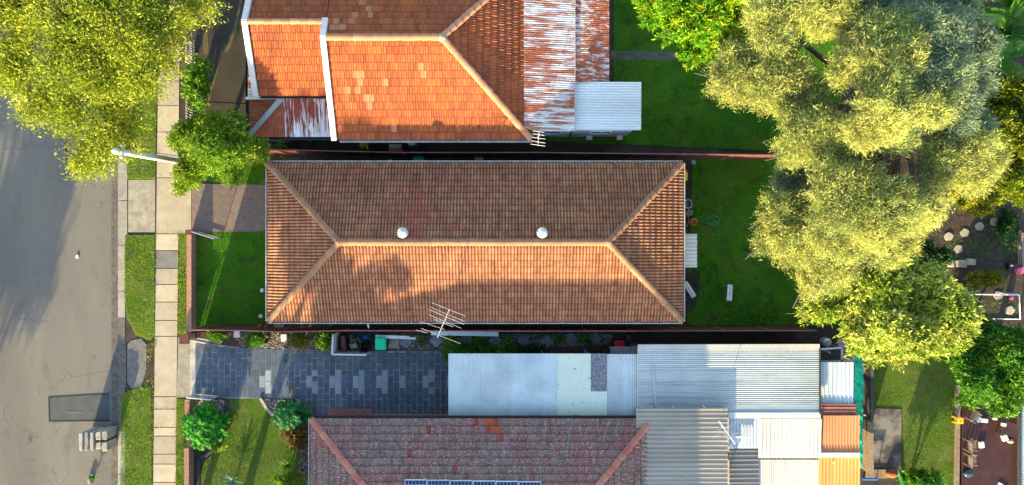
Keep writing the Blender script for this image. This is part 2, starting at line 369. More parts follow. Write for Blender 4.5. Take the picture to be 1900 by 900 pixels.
# foliage
m_lf_street = leaf_mat('street_leaves', [(.09, .145, .010), (.22, .28, .016), (.42, .44, .03), (.6, .57, .07)], .3)
m_lf_oak = leaf_mat('sheoak_needles', [(.16, .21, .065), (.26, .325, .09), (.38, .42, .11), (.52, .51, .14)], .3)
m_lf_oakb = leaf_mat('blue_needles', [(0.077, 0.144, 0.086), (0.120, 0.201, 0.122), (0.170, 0.250, 0.156), (0.274, 0.327, 0.156)], .25)
m_lf_bright = leaf_mat('bright_leaves', [(0.072, 0.241, 0.006), (0.145, 0.328, 0.008), (0.241, 0.380, 0.010), (0.322, 0.397, 0.011)], .35)
m_lf_small = leaf_mat('small_tree_leaves', [(0.075, 0.190, 0.013), (0.123, 0.248, 0.016), (0.198, 0.297, 0.017), (0.281, 0.314, 0.022)], .35)
m_lf_citrus = leaf_mat('citrus_leaves', [(.05, .115, .010), (.13, .22, .018), (.28, .36, .035), (.55, .55, .14)], .25)
m_lf_mid = leaf_mat('mid_leaves', [(0.034, 0.141, 0.011), (0.062, 0.198, 0.015), (0.139, 0.281, 0.017), (0.216, 0.314, 0.017)], .3)
m_lf_yell = leaf_mat('yellow_leaves', [(0.080, 0.144, 0.007), (0.176, 0.224, 0.010), (0.304, 0.304, 0.012), (0.384, 0.336, 0.018)], .35)
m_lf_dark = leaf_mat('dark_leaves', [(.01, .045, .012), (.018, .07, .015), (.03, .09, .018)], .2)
m_lf_shrub = leaf_mat('shrub_leaves', [(0.045, 0.165, 0.010), (0.090, 0.240, 0.012), (0.150, 0.285, 0.014)], .3)
m_lf_olive = leaf_mat('olive_shrub', [(0.098, 0.126, 0.010), (0.154, 0.168, 0.012), (0.210, 0.196, 0.018)], .3)
m_lf_philo = leaf_mat('philodendron', [(0.011, 0.115, 0.005), (0.020, 0.184, 0.007), (0.044, 0.253, 0.012)], .2, .75)
m_lf_teal = leaf_mat('teal_leaves', [(.010, .09, .022), (.022, .14, .035), (.04, .19, .035)], .2, .75)
m_lf_agave = leaf_mat('agave_leaves', [(.06, .17, .12), (.09, .22, .16)], .15)
m_lf_red = leaf_mat('bronze_leaves', [(.12, .05, .015), (.22, .08, .02), (.12, .10, .015)], .25)
m_lf_yucca = leaf_mat('yucca_leaves', [(0.126, 0.238, 0.018), (0.196, 0.308, 0.024), (0.280, 0.364, 0.036)], .3)
m_lf_banana = leaf_mat('banana_leaf', [(0.049, 0.168, 0.014), (0.098, 0.238, 0.018)], .35, .4)

# ------------------------------------------------------------------ builders for tiles, sheets, plants
def tile_proto(name, wd, g, kind):
    if kind == 'double':     # two rounded rolls
        xs = [k/8 for k in range(9)]; hs = [0, .034, .046, .034, 0, .034, .046, .034, 0]
    else:                    # marseille: flat pans with ribs
        xs = [0, .1, .2, .42, .5, .58, .7, .92, 1.0]; hs = [.014, .036, .004, .003, .032, .003, .003, .004, .014]
    t = .05; gl = g*1.12
    v = []; n = len(xs); mx = max(hs)
    for k, x in enumerate(xs): v.append((x*wd*.99, 0, -.01))
    for yy in (0, .055, gl):
        for k, x in enumerate(xs): v.append((x*wd*.99, yy, hs[k]+t*(1-yy/gl)))
    f = [(r*n+i, r*n+i+1, r*n+n+i+1, r*n+n+i) for r in range(3) for i in range(n-1)]
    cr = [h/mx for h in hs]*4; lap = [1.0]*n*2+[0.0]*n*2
    me = bpy.data.meshes.new(name); me.from_pydata(v, [], f)
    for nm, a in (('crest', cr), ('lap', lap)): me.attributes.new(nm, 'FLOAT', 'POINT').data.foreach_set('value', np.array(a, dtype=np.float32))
    return dict(me=me, v=np.array(v), f=np.array(f), cr=np.array(cr), lap=np.array(lap), w=wd, g=g)
def lay_tiles(roof, proto, mat, planes, bond=True, special=(), limit=300, visible=None):
    """planes: (O,u,v,lo(a0,a1),hi(b0,b1),vmax). 300 nearest tiles are objects, the rest one mesh"""
    me = proto['me']; me.materials.append(mat)
    V, Fc, cr, wd, g = proto['v'], proto['f'], proto['cr'], proto['w'], proto['g']
    full = []; jv = []; jf = []; jc = []; jr = []; nb = 0
    rng = np.random.default_rng(5)
    for O, u, v, lo, hi, vmax in planes:
        O = np.array(O); u = np.array(u); v = np.array(v); n = np.cross(u, v)
        umin = min(lo[0], lo[0]+lo[1]*vmax); umax = max(hi[0], hi[0]+hi[1]*vmax)
        for j in range(int(vmax/g)+1):
            i0 = int(math.floor(umin/wd))-1; i1 = int(math.ceil(umax/wd))+1
            for i in range(i0, i1):
                uu = i*wd+(wd/2 if bond and j % 2 else 0); vv = j*g-.03
                xs = uu+V[:, 0]; ys = vv+V[:, 1]
                yc = np.minimum(ys, vmax); xc = np.minimum(np.maximum(xs, lo[0]+lo[1]*yc), hi[0]+hi[1]*yc)
                if xc.max()-xc.min() < .04 or yc.max()-yc.min() < .04: continue
                if lo[0]+lo[1]*(vv+g/2) > hi[0]+hi[1]*(vv+g/2): continue
                Wd = O+xc[:, None]*u+yc[:, None]*v+V[:, 2][:, None]*n
                isfull = np.abs(xc-xs).max() < 1e-6 and np.abs(yc-ys).max() < 1e-6
                c = Wd.mean(0); px = 950+c[0]*F/(H-c[2]); py = 450-c[1]*F/(H-c[2])
                jit = rng.normal(0, 1, 3)
                rec = (Wd, O+uu*u+vv*v+n*jit[0]*.005, u, v, n, px, py, isfull, jit)
                full.append(rec)
    sp = {}
    for k, (x, y, mm) in enumerate(special):
        best = min((i for i in range(len(full)) if full[i][7] and i not in sp), key=lambda i: (full[i][5]-x)**2+(full[i][6]-y)**2)
        sp[best] = mm
    vis = visible or (lambda x, y: True)
    order = sorted((i for i in range(len(full)) if full[i][7] and i not in sp and vis(full[i][5], full[i][6])), key=lambda i: ((full[i][5]-950)/2.1)**2+(full[i][6]-450)**2)
    chosen = set(order[:max(0, limit-len(sp))]) | set(sp)
    base = wl(roof)
    for i, (Wd, org, u, v, n, px, py, fl, jit) in enumerate(full):
        if i in chosen:
            o = bpy.data.objects.new('tile', me); C.objects.link(o); o.parent = roof
            mt = Matrix((Vector(u), Vector(v), Vector(n))).transposed()
            mt = mt @ Matrix.Rotation(jit[1]*.012, 3, 'Z') @ Matrix.Rotation(jit[2]*.008, 3, 'Y')
            m4 = mt.to_4x4(); m4.translation = Vector(org)-base; o.matrix_local = m4
            if i in sp:
                o.material_slots[0].link = 'OBJECT'; o.material_slots[0].material = sp[i]
        else:
            jv.append(Wd+n*jit[0]*.005); jf.append(Fc+nb); jc.append(cr); jr.append(np.full(len(cr), rng.random())); nb += len(V)
    vv = np.concatenate(jv); ff = np.concatenate(jf).tolist()
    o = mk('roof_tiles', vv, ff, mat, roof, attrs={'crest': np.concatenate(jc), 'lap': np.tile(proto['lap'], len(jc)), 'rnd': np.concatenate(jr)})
    return stuff(o)
def ridge_line(roof, a, b, mat, r=.15, step=.42, name='ridge_tile'):
    a = Vector(a); b = Vector(b); d = b-a; L = d.length; n = max(1, round(L/step)); d.normalize(); st = L/n
    sx = d.cross(Vector((0, 0, 1))).normalized(); up = sx.cross(d)
    key = 'rt%.4f_%.3f' % (st, r)
    me = bpy.data.meshes.get(key)
    if me is None:
        v = []; k = 7
        for y, rr in ((0, r*1.12), (st*1.08, r*.92)):
            for i in range(k):
                t = math.pi*i/(k-1); v.append((rr*math.cos(t), y, rr*.62*math.sin(t)+(.02 if y == 0 else 0)))
        f = [(i, i+1, k+i+1, k+i) for i in range(k-1)]+[tuple(range(k-1, -1, -1)), tuple(range(k, 2*k))]
        me = bpy.data.meshes.new(key); me.from_pydata(v, [], f); me.materials.append(mat)
    for i in range(n):
        o = bpy.data.objects.new(name, me); C.objects.link(o); o.parent = roof
        mt = Matrix((sx, d, up)).transposed() @ Matrix.Rotation(R.uniform(-.02, .02), 3, 'Z')
        m4 = mt.to_4x4(); m4.translation = a+d*st*i-wl(roof); o.matrix_local = m4
def sheets(parent, p00, p10, p01, mat, pitch=.076, amp=.011, width=.762, kind='sine', name='roof_sheet', mats=None, gap=.0):
    """p00->p10 across the ribs, p00->p01 along the ribs"""
    p00, p10, p01 = Vector(p00), Vector(p10), Vector(p01)
    a = p10-p00; L = a.length; a.normalize(); b = p01-p00; n = a.cross(b).normalized()
    if n.z < 0: n = -n
    k = max(1, round(L/width)); wd = L/k; out = []
    for s in range(k):
        m = mats[s % len(mats)] if mats else mat
        xs = []; hs = []
        nw = max(1, round(wd/pitch)); pt = wd/nw
        if kind == 'sine':
            q = 6
            for i in range(nw*q+1): xs.append(i*pt/q); hs.append(amp*math.cos(2*math.pi*i/q))
        else:
            for i in range(nw):
                for fx, h in ((0, 0), (.60, 0), (.68, 1), (.92, 1)): xs.append((i+fx)*pt); hs.append(h*amp*2)
            xs.append(nw*pt); hs.append(0)
        lift = .004*(s % 2)
        v = []
        seg = 5 if b.length > 2.5 else 2
        for e in range(seg):
            for x, h in zip(xs, hs):
                sag = (R.uniform(-1, 1)*.002)
                v.append(p00+a*(s*wd+x+(-.02 if x == 0 and s else 0))+b*(e/(seg-1))+n*(h+lift+sag))
        c = len(xs)
        f = [(e*c+i, e*c+i+1, (e+1)*c+i+1, (e+1)*c+i) for e in range(seg-1) for i in range(c-1)]
        out.append(mk(name, v, f, m, parent, smooth=(kind == 'sine')))
    return out
def unit(v): return v/np.maximum(np.linalg.norm(v, axis=-1, keepdims=True), 1e-6)
def foliage(name, parent, clumps, n, L, W, mat, ns, spray=.25, outward=.8, up=.35, droop=.0, hemi=-.25, tri=False, flat=2.2, seed=1, shell=.45, spread=.35, sub=0):
    rng = np.random.default_rng(seed)
    c = np.array(clumps, dtype=float)
    if sub:
        dd = unit(rng.normal(size=(len(c), sub, 3))); dd[:, :, 2] = np.abs(dd[:, :, 2])*.9-.15
        cc = c[:, None, :3]+dd*c[:, None, 3:6]*rng.uniform(.45, .75, (len(c), sub, 1)); rr_ = c[:, None, 3:6]*rng.uniform(.32, .56, (len(c), sub, 1))
        c = np.concatenate([cc, rr_], 2).reshape(-1, 6)
    wgt = c[:, 3]*c[:, 4]+c[:, 3]*c[:, 5]+c[:, 4]*c[:, 5]; wgt /= wgt.sum()
    ci = rng.choice(len(c), ns, p=wgt)
    d = unit(rng.normal(size=(ns, 3))); low = d[:, 2] < hemi; d[low, 2] *= -1
    r = rng.uniform(shell, 1.0, ns)**.6*rng.uniform(.85, 1.12, ns); far = rng.random(ns) < .06; r[far] *= rng.uniform(1.05, 1.4, far.sum())
    crn = rng.random(len(c))
    sp = c[ci, :3]+d*r[:, None]*c[ci, 3:6]
    sd = unit(d*outward+rng.normal(size=(ns, 3))*.45+np.array([0, 0, up]))
    k = rng.integers(0, ns, n)
    tt = rng.uniform(-.6, 1.0, n)[:, None]
    base = sp[k]+sd[k]*tt*spray+rng.normal(size=(n, 3))*spray*spread
    dr = unit(sd[k]*.7+rng.normal(size=(n, 3))*.55+np.array([0, 0, -droop]))
    nn = unit(np.array([0, 0, 1.0])+rng.normal(size=(n, 3))*flat+d[k]*.8)
    sdv = unit(np.cross(dr, nn)); ln = (L*rng.uniform(.6, 1.3, n))[:, None]; wd = (W*rng.uniform(.7, 1.3, n))[:, None]
    rn = np.clip((crn[ci]*.4+rng.random(ns)*.35)[k]+rng.random(n)*.25, 0, .999)
    base[:, 2] = np.maximum(base[:, 2], .03)
    if tri:
        v = np.stack([base-sdv*wd*.5, base+sdv*wd*.5, base+dr*ln], 1); q = 3
    else:
        v = np.stack([base, base+dr*ln*.45+sdv*wd*.5, base+dr*ln, base+dr*ln*.45-sdv*wd*.5], 1); q = 4
    v[:, :, 2] = np.maximum(v[:, :, 2], .015)
    return mk_fast(name, v.reshape(-1, 3), q, mat, parent, rn)
def clump(px, py, rpx, z, ry=None, rz=None):
    p = P(px, py, z); s = (H-z)/F
    return (p.x, p.y, z, rpx*s, (ry or rpx)*s, rz if rz else rpx*s*.75)
def tree(name, label, base, cl, n, L, W, mat, ns, trunk_r=.2, group=None, cat='tree', **kw):
    t = root(name, label, cat, (base[0], base[1], 0), group)
    mb = MB(); b = Vector((base[0], base[1], 0)); rr = random.Random(kw.get('seed', 1))
    top = max(c[2] for c in cl); fork = b+Vector((0, 0, top*.42))
    mb.tube([b-Vector((0, 0, .1)), b+Vector((rr.uniform(-.1, .1), rr.uniform(-.1, .1), top*.2)), fork], [trunk_r*1.35, trunk_r, trunk_r*.85], 9)
    tr = mb.build('trunk', m_trunk, t, True)
    for c in cl:
        e = Vector(c[:3]); mid = fork.lerp(e, .5)+Vector((rr.uniform(-.3, .3), rr.uniform(-.3, .3), rr.uniform(-.1, .4)))
        lb = MB().tube([fork-Vector((0, 0, .1)), mid, e, e+(e-mid)*.35], [trunk_r*.5, trunk_r*.32, trunk_r*.16, .015], 6)
        lb.build('limb', m_trunk, t, True)
    kw.setdefault('sub', 7)
    foliage('crown', t, cl, n, L, W, mat, ns, **kw)
    return t
def shrub(name, label, px, py, rpx, z, n, L, W, mat, cat='shrub', group=None, rz=None, ry=None, **kw):
    s = (H-z)/F; p = P(px, py, z); kw.setdefault('hemi', -.1); kw.setdefault('spray', .12)
    t = root(name, label, cat, (p.x, p.y, 0), group); rr = random.Random(int(px*7+py)); cl = []
    RX = rpx*s; RY = (ry or rpx)*s
    for i in range(8):
        a = rr.uniform(0, 6.28); q = rr.uniform(.2, .62)
        g_ = rr.uniform(.38, .62); cl.append((p.x+math.cos(a)*RX*q, p.y+math.sin(a)*RY*q, z*rr.uniform(.4, .68), RX*g_, RY*g_, (rz or z*.45)))
    mb = MB()
    for c in cl: mb.tube([(p.x, p.y, -.03), ((p.x+c[0])/2, (p.y+c[1])/2, c[2]*.6), c[:3]], [.03, .022, .01], 5)
    mb.build('stem', m_trunk, t, True)
    foliage('foliage', t, cl, n, L, W, mat, max(20, n//14), seed=int(px*3+py), **kw)
    return t
def rosette(name, label, px, py, z, n, L, W, mat, lift=(.1, 1.2), droop=.3, segs=4, cat='plant', split=False, each=False, group=None, stem_h=.1):
    p = P(px, py, z); t = root(name, label, cat, (p.x, p.y, 0), group); rr = random.Random(int(px+py*3))
    MB().tube([(p.x, p.y, -.03), (p.x, p.y, z)], [.07 if each else .04, .05 if each else .03], 7).build('stem', m_trunk, t, True)
    allv = []; rn = []
    for i in range(n):
        az = 2*math.pi*i/n*2.4+rr.uniform(-.25, .25); el = rr.uniform(*lift); ll = L*rr.uniform(.75, 1.1)
        pos = Vector((p.x, p.y, z)); prev = None; rows = []
        e = el
        for k in range(segs+1):
            f = k/segs; wd = W*(math.sin(math.pi*min(1, .12+f*.9))**.7 if f < 1 else .02)
            d = Vector((math.cos(az)*math.cos(e), math.sin(az)*math.cos(e), math.sin(e)))
            sd = Vector((-math.sin(az), math.cos(az), 0))
            j = rr.uniform(.75, 1) if split else 1
            nz = Vector((0, 0, wd*.25))
            rows.append((pos-sd*wd/2*j+nz, pos.copy(), pos+sd*wd/2*j+nz)); pos = pos+d*ll/segs; e -= droop*(.4+f*1.6)/segs*3
            if pos.z < .05: pos.z = .05
        v = []; f_ = []
        for q in rows: v += [tuple(x) for x in q]
        for k in range(segs):
            f_ += [(3*k, 3*k+1, 3*k+4, 3*k+3), (3*k+1, 3*k+2, 3*k+5, 3*k+4)]
        if each: mk('leaf', v, f_, mat, t)
        else: allv.append((v, f_))
    if not each:
        mb = MB()
        for v, f_ in allv: mb.add(v, f_)
        mb.build('foliage', mat, t)
    return t
def inpoly(x, y, poly):
    ins = np.zeros(len(x), bool); n = len(poly)
    for i in range(n):
        x1, y1 = poly[i]; x2, y2 = poly[(i+1) % n]
        if y1 == y2: continue
        c = ((y1 > y) != (y2 > y)) & (x < (x2-x1)*(y-y1)/(y2-y1)+x1)
        ins ^= c
    return ins
def scatter(poly, dens, rng):
    a = np.array(poly); x0, y0 = a.min(0); x1, y1 = a.max(0); n = int((x1-x0)*(y1-y0)*dens)
    x = rng.uniform(x0, x1, n); y = rng.uniform(y0, y1, n); k = inpoly(x, y, poly)
    return x[k], y[k]
def grass(name, label, pxpolys, dens, hgt, mat, z=0.012, seed=3, cat='grass', wd=.018, thin=None):
    rng = np.random.default_rng(seed); X = []; Y = []
    for pl in pxpolys:
        x, y = scatter(Pp(pl), dens, rng); X.append(x); Y.append(y)
    x = np.concatenate(X); y = np.concatenate(Y); n = len(x)
    # density and height follow soft patches
    f = np.sin(x*1.3+np.sin(y*1.1)*1.5)*np.sin(y*1.7+np.cos(x*.9)*1.3)*.5+.5
    keep = rng.random(n) < .45+.55*f; x = x[keep]; y = y[keep]; f = f[keep]; n = len(x)
    az = rng.uniform(0, 6.28, n); h = hgt*rng.uniform(.5, 1.3, n)*(.7+.5*f); ln = h*rng.uniform(.3, 1.2, n)
    base = np.stack([x, y, np.full(n, z)], 1); sd = np.stack([-np.sin(az), np.cos(az), np.zeros(n)], 1)*wd*.5
    tip = base+np.stack([np.cos(az)*ln, np.sin(az)*ln, h], 1)
    v = np.stack([base-sd, base+sd, tip], 1)
    o = mk_fast(name, v.reshape(-1, 3), 3, mat, None, np.clip(rng.random(n)*.6+f*.4, 0, .999), off=np.array([x.mean(), y.mean(), 0], dtype=np.float32))
    tag(o, label, cat); return stuff(o)
def flat(name, pxpoly, z, mat, thick=.05):
    return structure(MB().prism(Pp(pxpoly), z-thick, z).build(name, mat))
# ================================================================== SETTING: ground, road, paths, lawns
def rect_w(name, x0, x1, y0, y1, z0, z1, m): return structure(MB().prism([(x0, y0), (x1, y0), (x1, y1), (x0, y1)], z0, z1).build(name, m))
gx = lambda px: (px-950)*H/F
gy = lambda py: (450-py)*H/F
rect_w('ground', -320, 320, -320, 320, -.5, -.17, m_ground)
rect_w('terrain', gx(232), 70, -60, 60, -.3, -.012, m_soil)
rect_w('opposite_verge', gx(-330), gx(-105), -60, 60, -.3, 0, m_verge)
rect_w('road', gx(-92), gx(205), -60, 60, -.25, -.12, m_road)
flat('road_patch', [(88, 738), (150, 734), (201, 731), (201, 781), (89, 782)], -.116, m_patch, .03)
for pl, nm in (([(87, 738), (89, 736), (91, 782), (88, 783)], 'patch_seam'), ([(88, 782), (140, 781), (201, 780), (201, 782.5), (140, 783), (88, 783.5)], 'patch_seam'), ([(89, 737), (150, 733), (195, 730.5), (201, 727), (201, 729), (195, 732.5), (150, 735), (89, 739)], 'patch_seam'),
               ([(0, 277), (118, 279), (118, 280.5), (0, 278.5)], 'road_joint'), ([(119, 262), (121, 262), (121, 302), (119, 302)], 'road_joint')):
    flat(nm, pl, -.110, m_palemark if nm == 'road_joint' and pl[0][0] == 0 else m_seam, .02)
mb = MB()      # faint worn chalk strokes on the patch: not legible in the photograph
for i, x in enumerate([123, 127, 131, 135, 139.5, 143.5, 147.5, 151.5, 166, 170]):
    a = P(x, 768, -.105); rr = random.Random(i)
    for k in range(2):
        p0 = P(x-1.2+k*2.2, 762.5+rr.uniform(0, 1.5), -.106); p1 = P(x+rr.uniform(-1.4, 1.4), 768-rr.uniform(0, 1.5), -.106)
        mb.bar(p0, p1, .022, .006)
structure(mb.build('chalk_marks', m_palemark))
structure(MB().prism(Pp([(205, -300), (220, -300), (220, 1300), (204, 1300)]), -.25, -.112).build('gutter_channel', m_gutter))
kb = structure(MB().prism(Pp([(219.5, -300), (225, -300), (225, 1300), (219.5, 1300)]), -.25, -.02).build('kerb', m_kerb))
ys = [-120, -40, 40, 120, 205, 290, 372, 455, 540, 590, 640, 720, 800, 880, 960]
for a, b in zip(ys[:-1], ys[1:]):
    wdn = 238 if 290 <= a < 440 else (234 if a < 600 or a > 700 else 236)
    MB().prism(Pp([(219, a+.6), (wdn-2, a+.6), (wdn-2, b-.6), (219, b-.6)]), -.2, .006+R.uniform(0, .006)).build('kerb_stone', m_kerb if a < 580 or a > 780 else m_gutter, kb)
# footpath slabs
fp = structure(MB().prism(Pp([(298, -200), (336, -200), (330, 430), (325, 1100), (283, 1100), (289, 430)]), -.2, -.004).build('footpath', m_seam))
joints = [-60, -5, 50, 104, 150, 196, 245, 330, 434, 465, 498, 528, 560.5, 594.5, 624, 736, 759, 793, 809, 842.5, 861, 895, 930]
def fx(y, left):
    if left: return 298-8*min(1, max(0, (y+200)/630)) if y < 430 else 290-6*(y-430)/500
    return 336-6*min(1, max(0, (y+200)/630)) if y < 430 else 331-5*(y-430)/500
for a, b in zip(joints[:-1], joints[1:]):
    xr0, xr1 = (355, 355) if a == 330 else (fx(a, 0), fx(b, 0))
    o = MB().prism(Pp([(fx(a, 1), a+.7), (xr0, a+.7), (xr1, b-.7), (fx(b, 1), b-.7)]), -.1, .012+R.uniform(0, .012)).build('slab', m_pathdark if a == 465 else m_path, fp)
flat('crossover_apron', [(238, 334), (288, 334), (288, 431), (238, 431)], .010, m_apron, .1)
flat('crossover_apron', [(236, 640), (243, 632), (262, 628), (272, 640), (271, 690), (262, 716), (245, 722), (236, 710)], .006, m_brokenapron, .1)
flat('path_edge', [(281, 650), (288, 628), (288, 720), (280, 716)], .004, m_soil, .06)
flat('driveway_threshold', [(331, 626), (352, 630), (352, 737), (328, 738)], .008, m_apron, .1)
flat('driveway', [(356, 341), (497, 343), (520, 343), (520, 429), (356, 432)], .010, m_aggregate, .1)
flat('front_yard_concrete', [(354, -260), (472, -260), (472, 192), (354, 186)], .008, m_darkconc, .1)
flat('front_yard_concrete', [(354, 188), (472, 194), (500, 240), (354, 240)], .012, m_darkconc, .1)
for pl in ([(432, 60), (445, 0), (449, 0), (440, 55), (424, 96), (416, 97)], [(384, 190), (412, 92), (414, 92), (388, 190)], [(392, 140), (400, 88), (402, 88), (395, 140)], [(375, 60), (385, 58), (388, 100), (378, 100)]):
    flat('tyre_line', pl, .0145, m_stainline, .006)
# lawns
L_front = [(364, 432), (520, 430), (520, 600), (364, 604)]
L_back = [(1285, 296), (1560, 296), (1560, 604), (1275, 604)]
L_north = [(1015, 262), (1440, 280), (1560, 280), (1560, -160), (1140, -160), (1138, 240), (1010, 250)]
L_verge1 = [(232, 436), (287, 436), (287, 620), (280, 632), (252, 622), (236, 590), (230, 540)]
L_verge2 = [(226, 734), (240, 724), (262, 719), (280, 718), (282, 1000), (220, 1000)]
L_verge3 = [(236, 333), (289, 333), (290, 240), (296, -150), (235, -150), (228, 200), (229, 290)]
L_strip1 = [(332, 434), (346, 434), (346, 618), (332, 622)]
L_strip2 = [(328, 740), (343, 740), (342, 1000), (326, 1000)]
L_strip3 = [(450, 300), (520, 300), (520, 342), (455, 342), (400, 338), (360, 332), (360, 240), (450, 242)]
L_south = [(372, 905), (372, 880), (380, 855), (400, 840), (415, 815), (424, 770), (424, 741), (480, 739), (500, 765), (540, 800), (560, 850), (550, 1000), (372, 1000)]
L_right = [(1608, 640), (1774, 640), (1774, 1000), (1674, 1000), (1674, 762), (1608, 755)]
for nm, pl, z, m in (('front_lawn', L_front, .01, m_lawn), ('back_lawn', L_back, .01, m_lawn), ('neighbour_lawn', L_north, .010, m_lawn), ('verge', L_verge1, .008, m_verge), ('verge', L_verge2, .008, m_verge),
                     ('verge', L_verge3, .008, m_verge), ('grass_strip', L_strip1, .006, m_verge), ('grass_strip', L_strip2, .006, m_verge), ('grass_strip', L_strip3, .006, m_lawn), ('garden_lawn', L_south, .01, m_lawn2), ('turf_lawn', L_right, .01, m_lawn2)):
    flat(nm, pl, z, m)
grass('lawn_grass', 'short deep green grass of the fenced front lawn', [L_front], 1100, .035, m_grass, seed=1)
grass('lawn_grass', 'deep green grass of the back lawn beside the brown tiled house', [L_back], 900, .045, m_grass, seed=2)
grass('lawn_grass', 'dark green grass of the yard behind the rusty lean-to', [[(1015, 262), (1440, 280), (1560, 280), (1560, 0), (1140, 0), (1138, 240)]], 800, .045, m_grass, seed=3)
grass('verge_grass', 'yellowing grass of the verges along the kerb', [L_verge1, L_verge2, L_verge3, L_strip1, L_strip2], 1100, .06, m_grass_dry, seed=4)
grass('lawn_grass', 'grass around the foot of the small tree by the driveway', [L_strip3], 700, .06, m_grass, seed=5)
grass('lawn_grass', 'mown green grass of the curved front garden lawn', [L_south], 1100, .035, m_turf, seed=6)
grass('turf_grass', 'olive turf between the timber edging and the concrete slab', [L_right], 1000, .03, m_turf, seed=7)
grass('weeds', 'bright green clover patches in the back lawn', [[(1285, 500), (1330, 480), (1345, 560), (1290, 570)], [(1340, 560), (1440, 560), (1440, 600), (1340, 600)], [(1310, 560), (1300, 600), (1340, 600)]], 160, .09, m_weed, seed=8, wd=.09, cat='weeds')
grass('weeds', 'sparse low weeds along the dark side passages', [[(530, 600), (780, 600), (780, 610), (530, 610)], [(1290, 305), (1440, 300), (1440, 400), (1290, 400)], [(850, 262), (1000, 262), (1000, 275), (850, 275)]], 20, .09, m_weed, seed=9, wd=.07, cat='weeds')
grass('weeds', 'weeds and grass creeping over the footpath and kerb joints', [[(286, 434), (291.5, 434), (288, 620), (284, 620)], [(329, 434), (333, 434), (332, 620), (328, 620)], [(281, 722), (286.5, 722), (284, 900), (279, 900)], [(325, 740), (329, 740), (327, 900), (323, 900)], [(270, 640), (290, 632), (290, 640), (272, 690)], [(262, 716), (288, 690), (286, 722), (240, 726)], [(288, 432.5), (331, 432.5), (331, 436), (288, 436)], [(286, 758), (326, 758), (326, 761), (286, 761)], [(286, 791), (300, 791), (300, 795), (286, 795)], [(231, 440), (238, 440), (236, 500), (230, 500)], [(1600, 862), (1675, 862), (1675, 872), (1600, 872)], [(356, 605), (500, 605), (500, 611), (356, 611)]], 500, .07, m_grass_dry, seed=12, wd=.02, cat='weeds')
def litter(name, label, polys, dens, seed, z, L=.09):
    rng = np.random.default_rng(seed); X = []; Y = []; Z = []
    for pl, zz in zip(polys, z):
        x, y = scatter(Pp(pl), dens, rng); X.append(x); Y.append(y); Z.append(np.full(len(x), zz))
    x, y, zz = np.concatenate(X), np.concatenate(Y), np.concatenate(Z); n = len(x); az = rng.uniform(0, 6.28, n); l = L*rng.uniform(.4, 1.2, n)
    d = np.stack([np.cos(az), np.sin(az), rng.uniform(-.02, .25, n)], 1)*l[:, None]; sdv = np.stack([-np.sin(az), np.cos(az), np.zeros(n)], 1)*(l*.22)[:, None]
    b0 = np.stack([x, y, zz+.008], 1)
    v = np.stack([b0, b0+d*.5+sdv, b0+d, b0+d*.5-sdv], 1).reshape(-1, 3)
    o = mk_fast(name, v, 4, m_litter, None, rng.random(n), off=np.array([x.mean(), y.mean(), 0], dtype=np.float32)); tag(o, label, 'leaf litter'); stuff(o)
m_litter = leaf_mat('dry_leaves', [(.10, .06, .025), (.2, .13, .05), (.28, .2, .08), (.12, .10, .03)], .1, .8)
litter('leaf_litter', 'dry leaves blown along the gutter and under the street tree', [[(150, 250), (205, 250), (205, 420), (185, 420)], [(206, 180), (219, 180), (219, 620), (206, 620)], [(290, 60), (350, 60), (350, 330), (290, 330)], [(196, 420), (205, 420), (205, 900), (198, 900)]], 22, 31, [-.12, -.112, .022, -.12], .08)
litter('leaf_litter', 'fallen leaves and twigs on the back lawns and dark garden soil', [[(1440, 300), (1560, 300), (1560, 600), (1460, 600)], [(1350, 200), (1440, 150), (1440, 270), (1360, 270)], [(1720, 380), (1890, 380), (1890, 540), (1740, 540)], [(1300, 400), (1440, 400), (1440, 560), (1300, 560)], [(500, 284), (1270, 292), (1270, 300), (500, 300)]], 8, 32, [.02, .02, .02, .02, .008], .1)
grass('dry_grass', 'dry straw coloured patches in the lawns', [[(420, 440), (450, 436), (455, 456), (430, 460)], [(1300, 380), (1325, 375), (1330, 420), (1305, 430)], [(1380, 460), (1430, 450), (1440, 520), (1390, 530)], [(1170, 60), (1230, 50), (1240, 80), (1180, 85)], [(1220, 180), (1330, 150), (1340, 240), (1230, 250)], [(430, 860), (500, 850), (520, 880), (440, 890)], [(1700, 690), (1760, 690), (1760, 730), (1700, 730)], [(1680, 800), (1770, 790), (1770, 830), (1690, 840)]], 260, .05, m_turf, seed=14, cat='grass')
grass('weeds', 'scattered broad leaved weeds in the back lawns', [[(1290, 300), (1560, 300), (1560, 600), (1290, 600)], [(1140, 115), (1440, 115), (1440, 275), (1140, 275)]], 9, .07, m_weed, seed=15, wd=.1, cat='weeds')
# darker bed strips and paths
flat('garden_path', [(1133, 94), (1275, 96), (1275, 112), (1133, 111)], .016, m_gutter)
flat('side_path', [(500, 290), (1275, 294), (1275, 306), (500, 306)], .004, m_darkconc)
flat('bare_soil', [(1270, 500), (1300, 505), (1298, 545), (1285, 580), (1268, 580)], .014, m_soil)
flat('concrete_slab', [(1607, 757), (1672, 759), (1671, 868), (1607, 868)], .05, m_slabconc, .1)
flat('garden_bed', [(360, 616), (1182, 616), (1182, 660), (830, 652), (640, 650), (450, 645), (360, 634)], .012, m_bark)
flat('garden_bed', [(345, 740), (418, 740), (420, 780), (412, 815), (392, 840), (370, 852), (368, 960), (345, 960)], .012, m_bark)
flat('garden_bed', [(482, 738), (545, 740), (580, 772), (580, 1000), (552, 1000), (562, 850), (540, 800), (500, 765)], .012, m_bark)
flat('garden_bed', [(1700, 330), (1960, 330), (1960, 735), (1780, 735), (1780, 640), (1700, 500)], .012, m_bark)
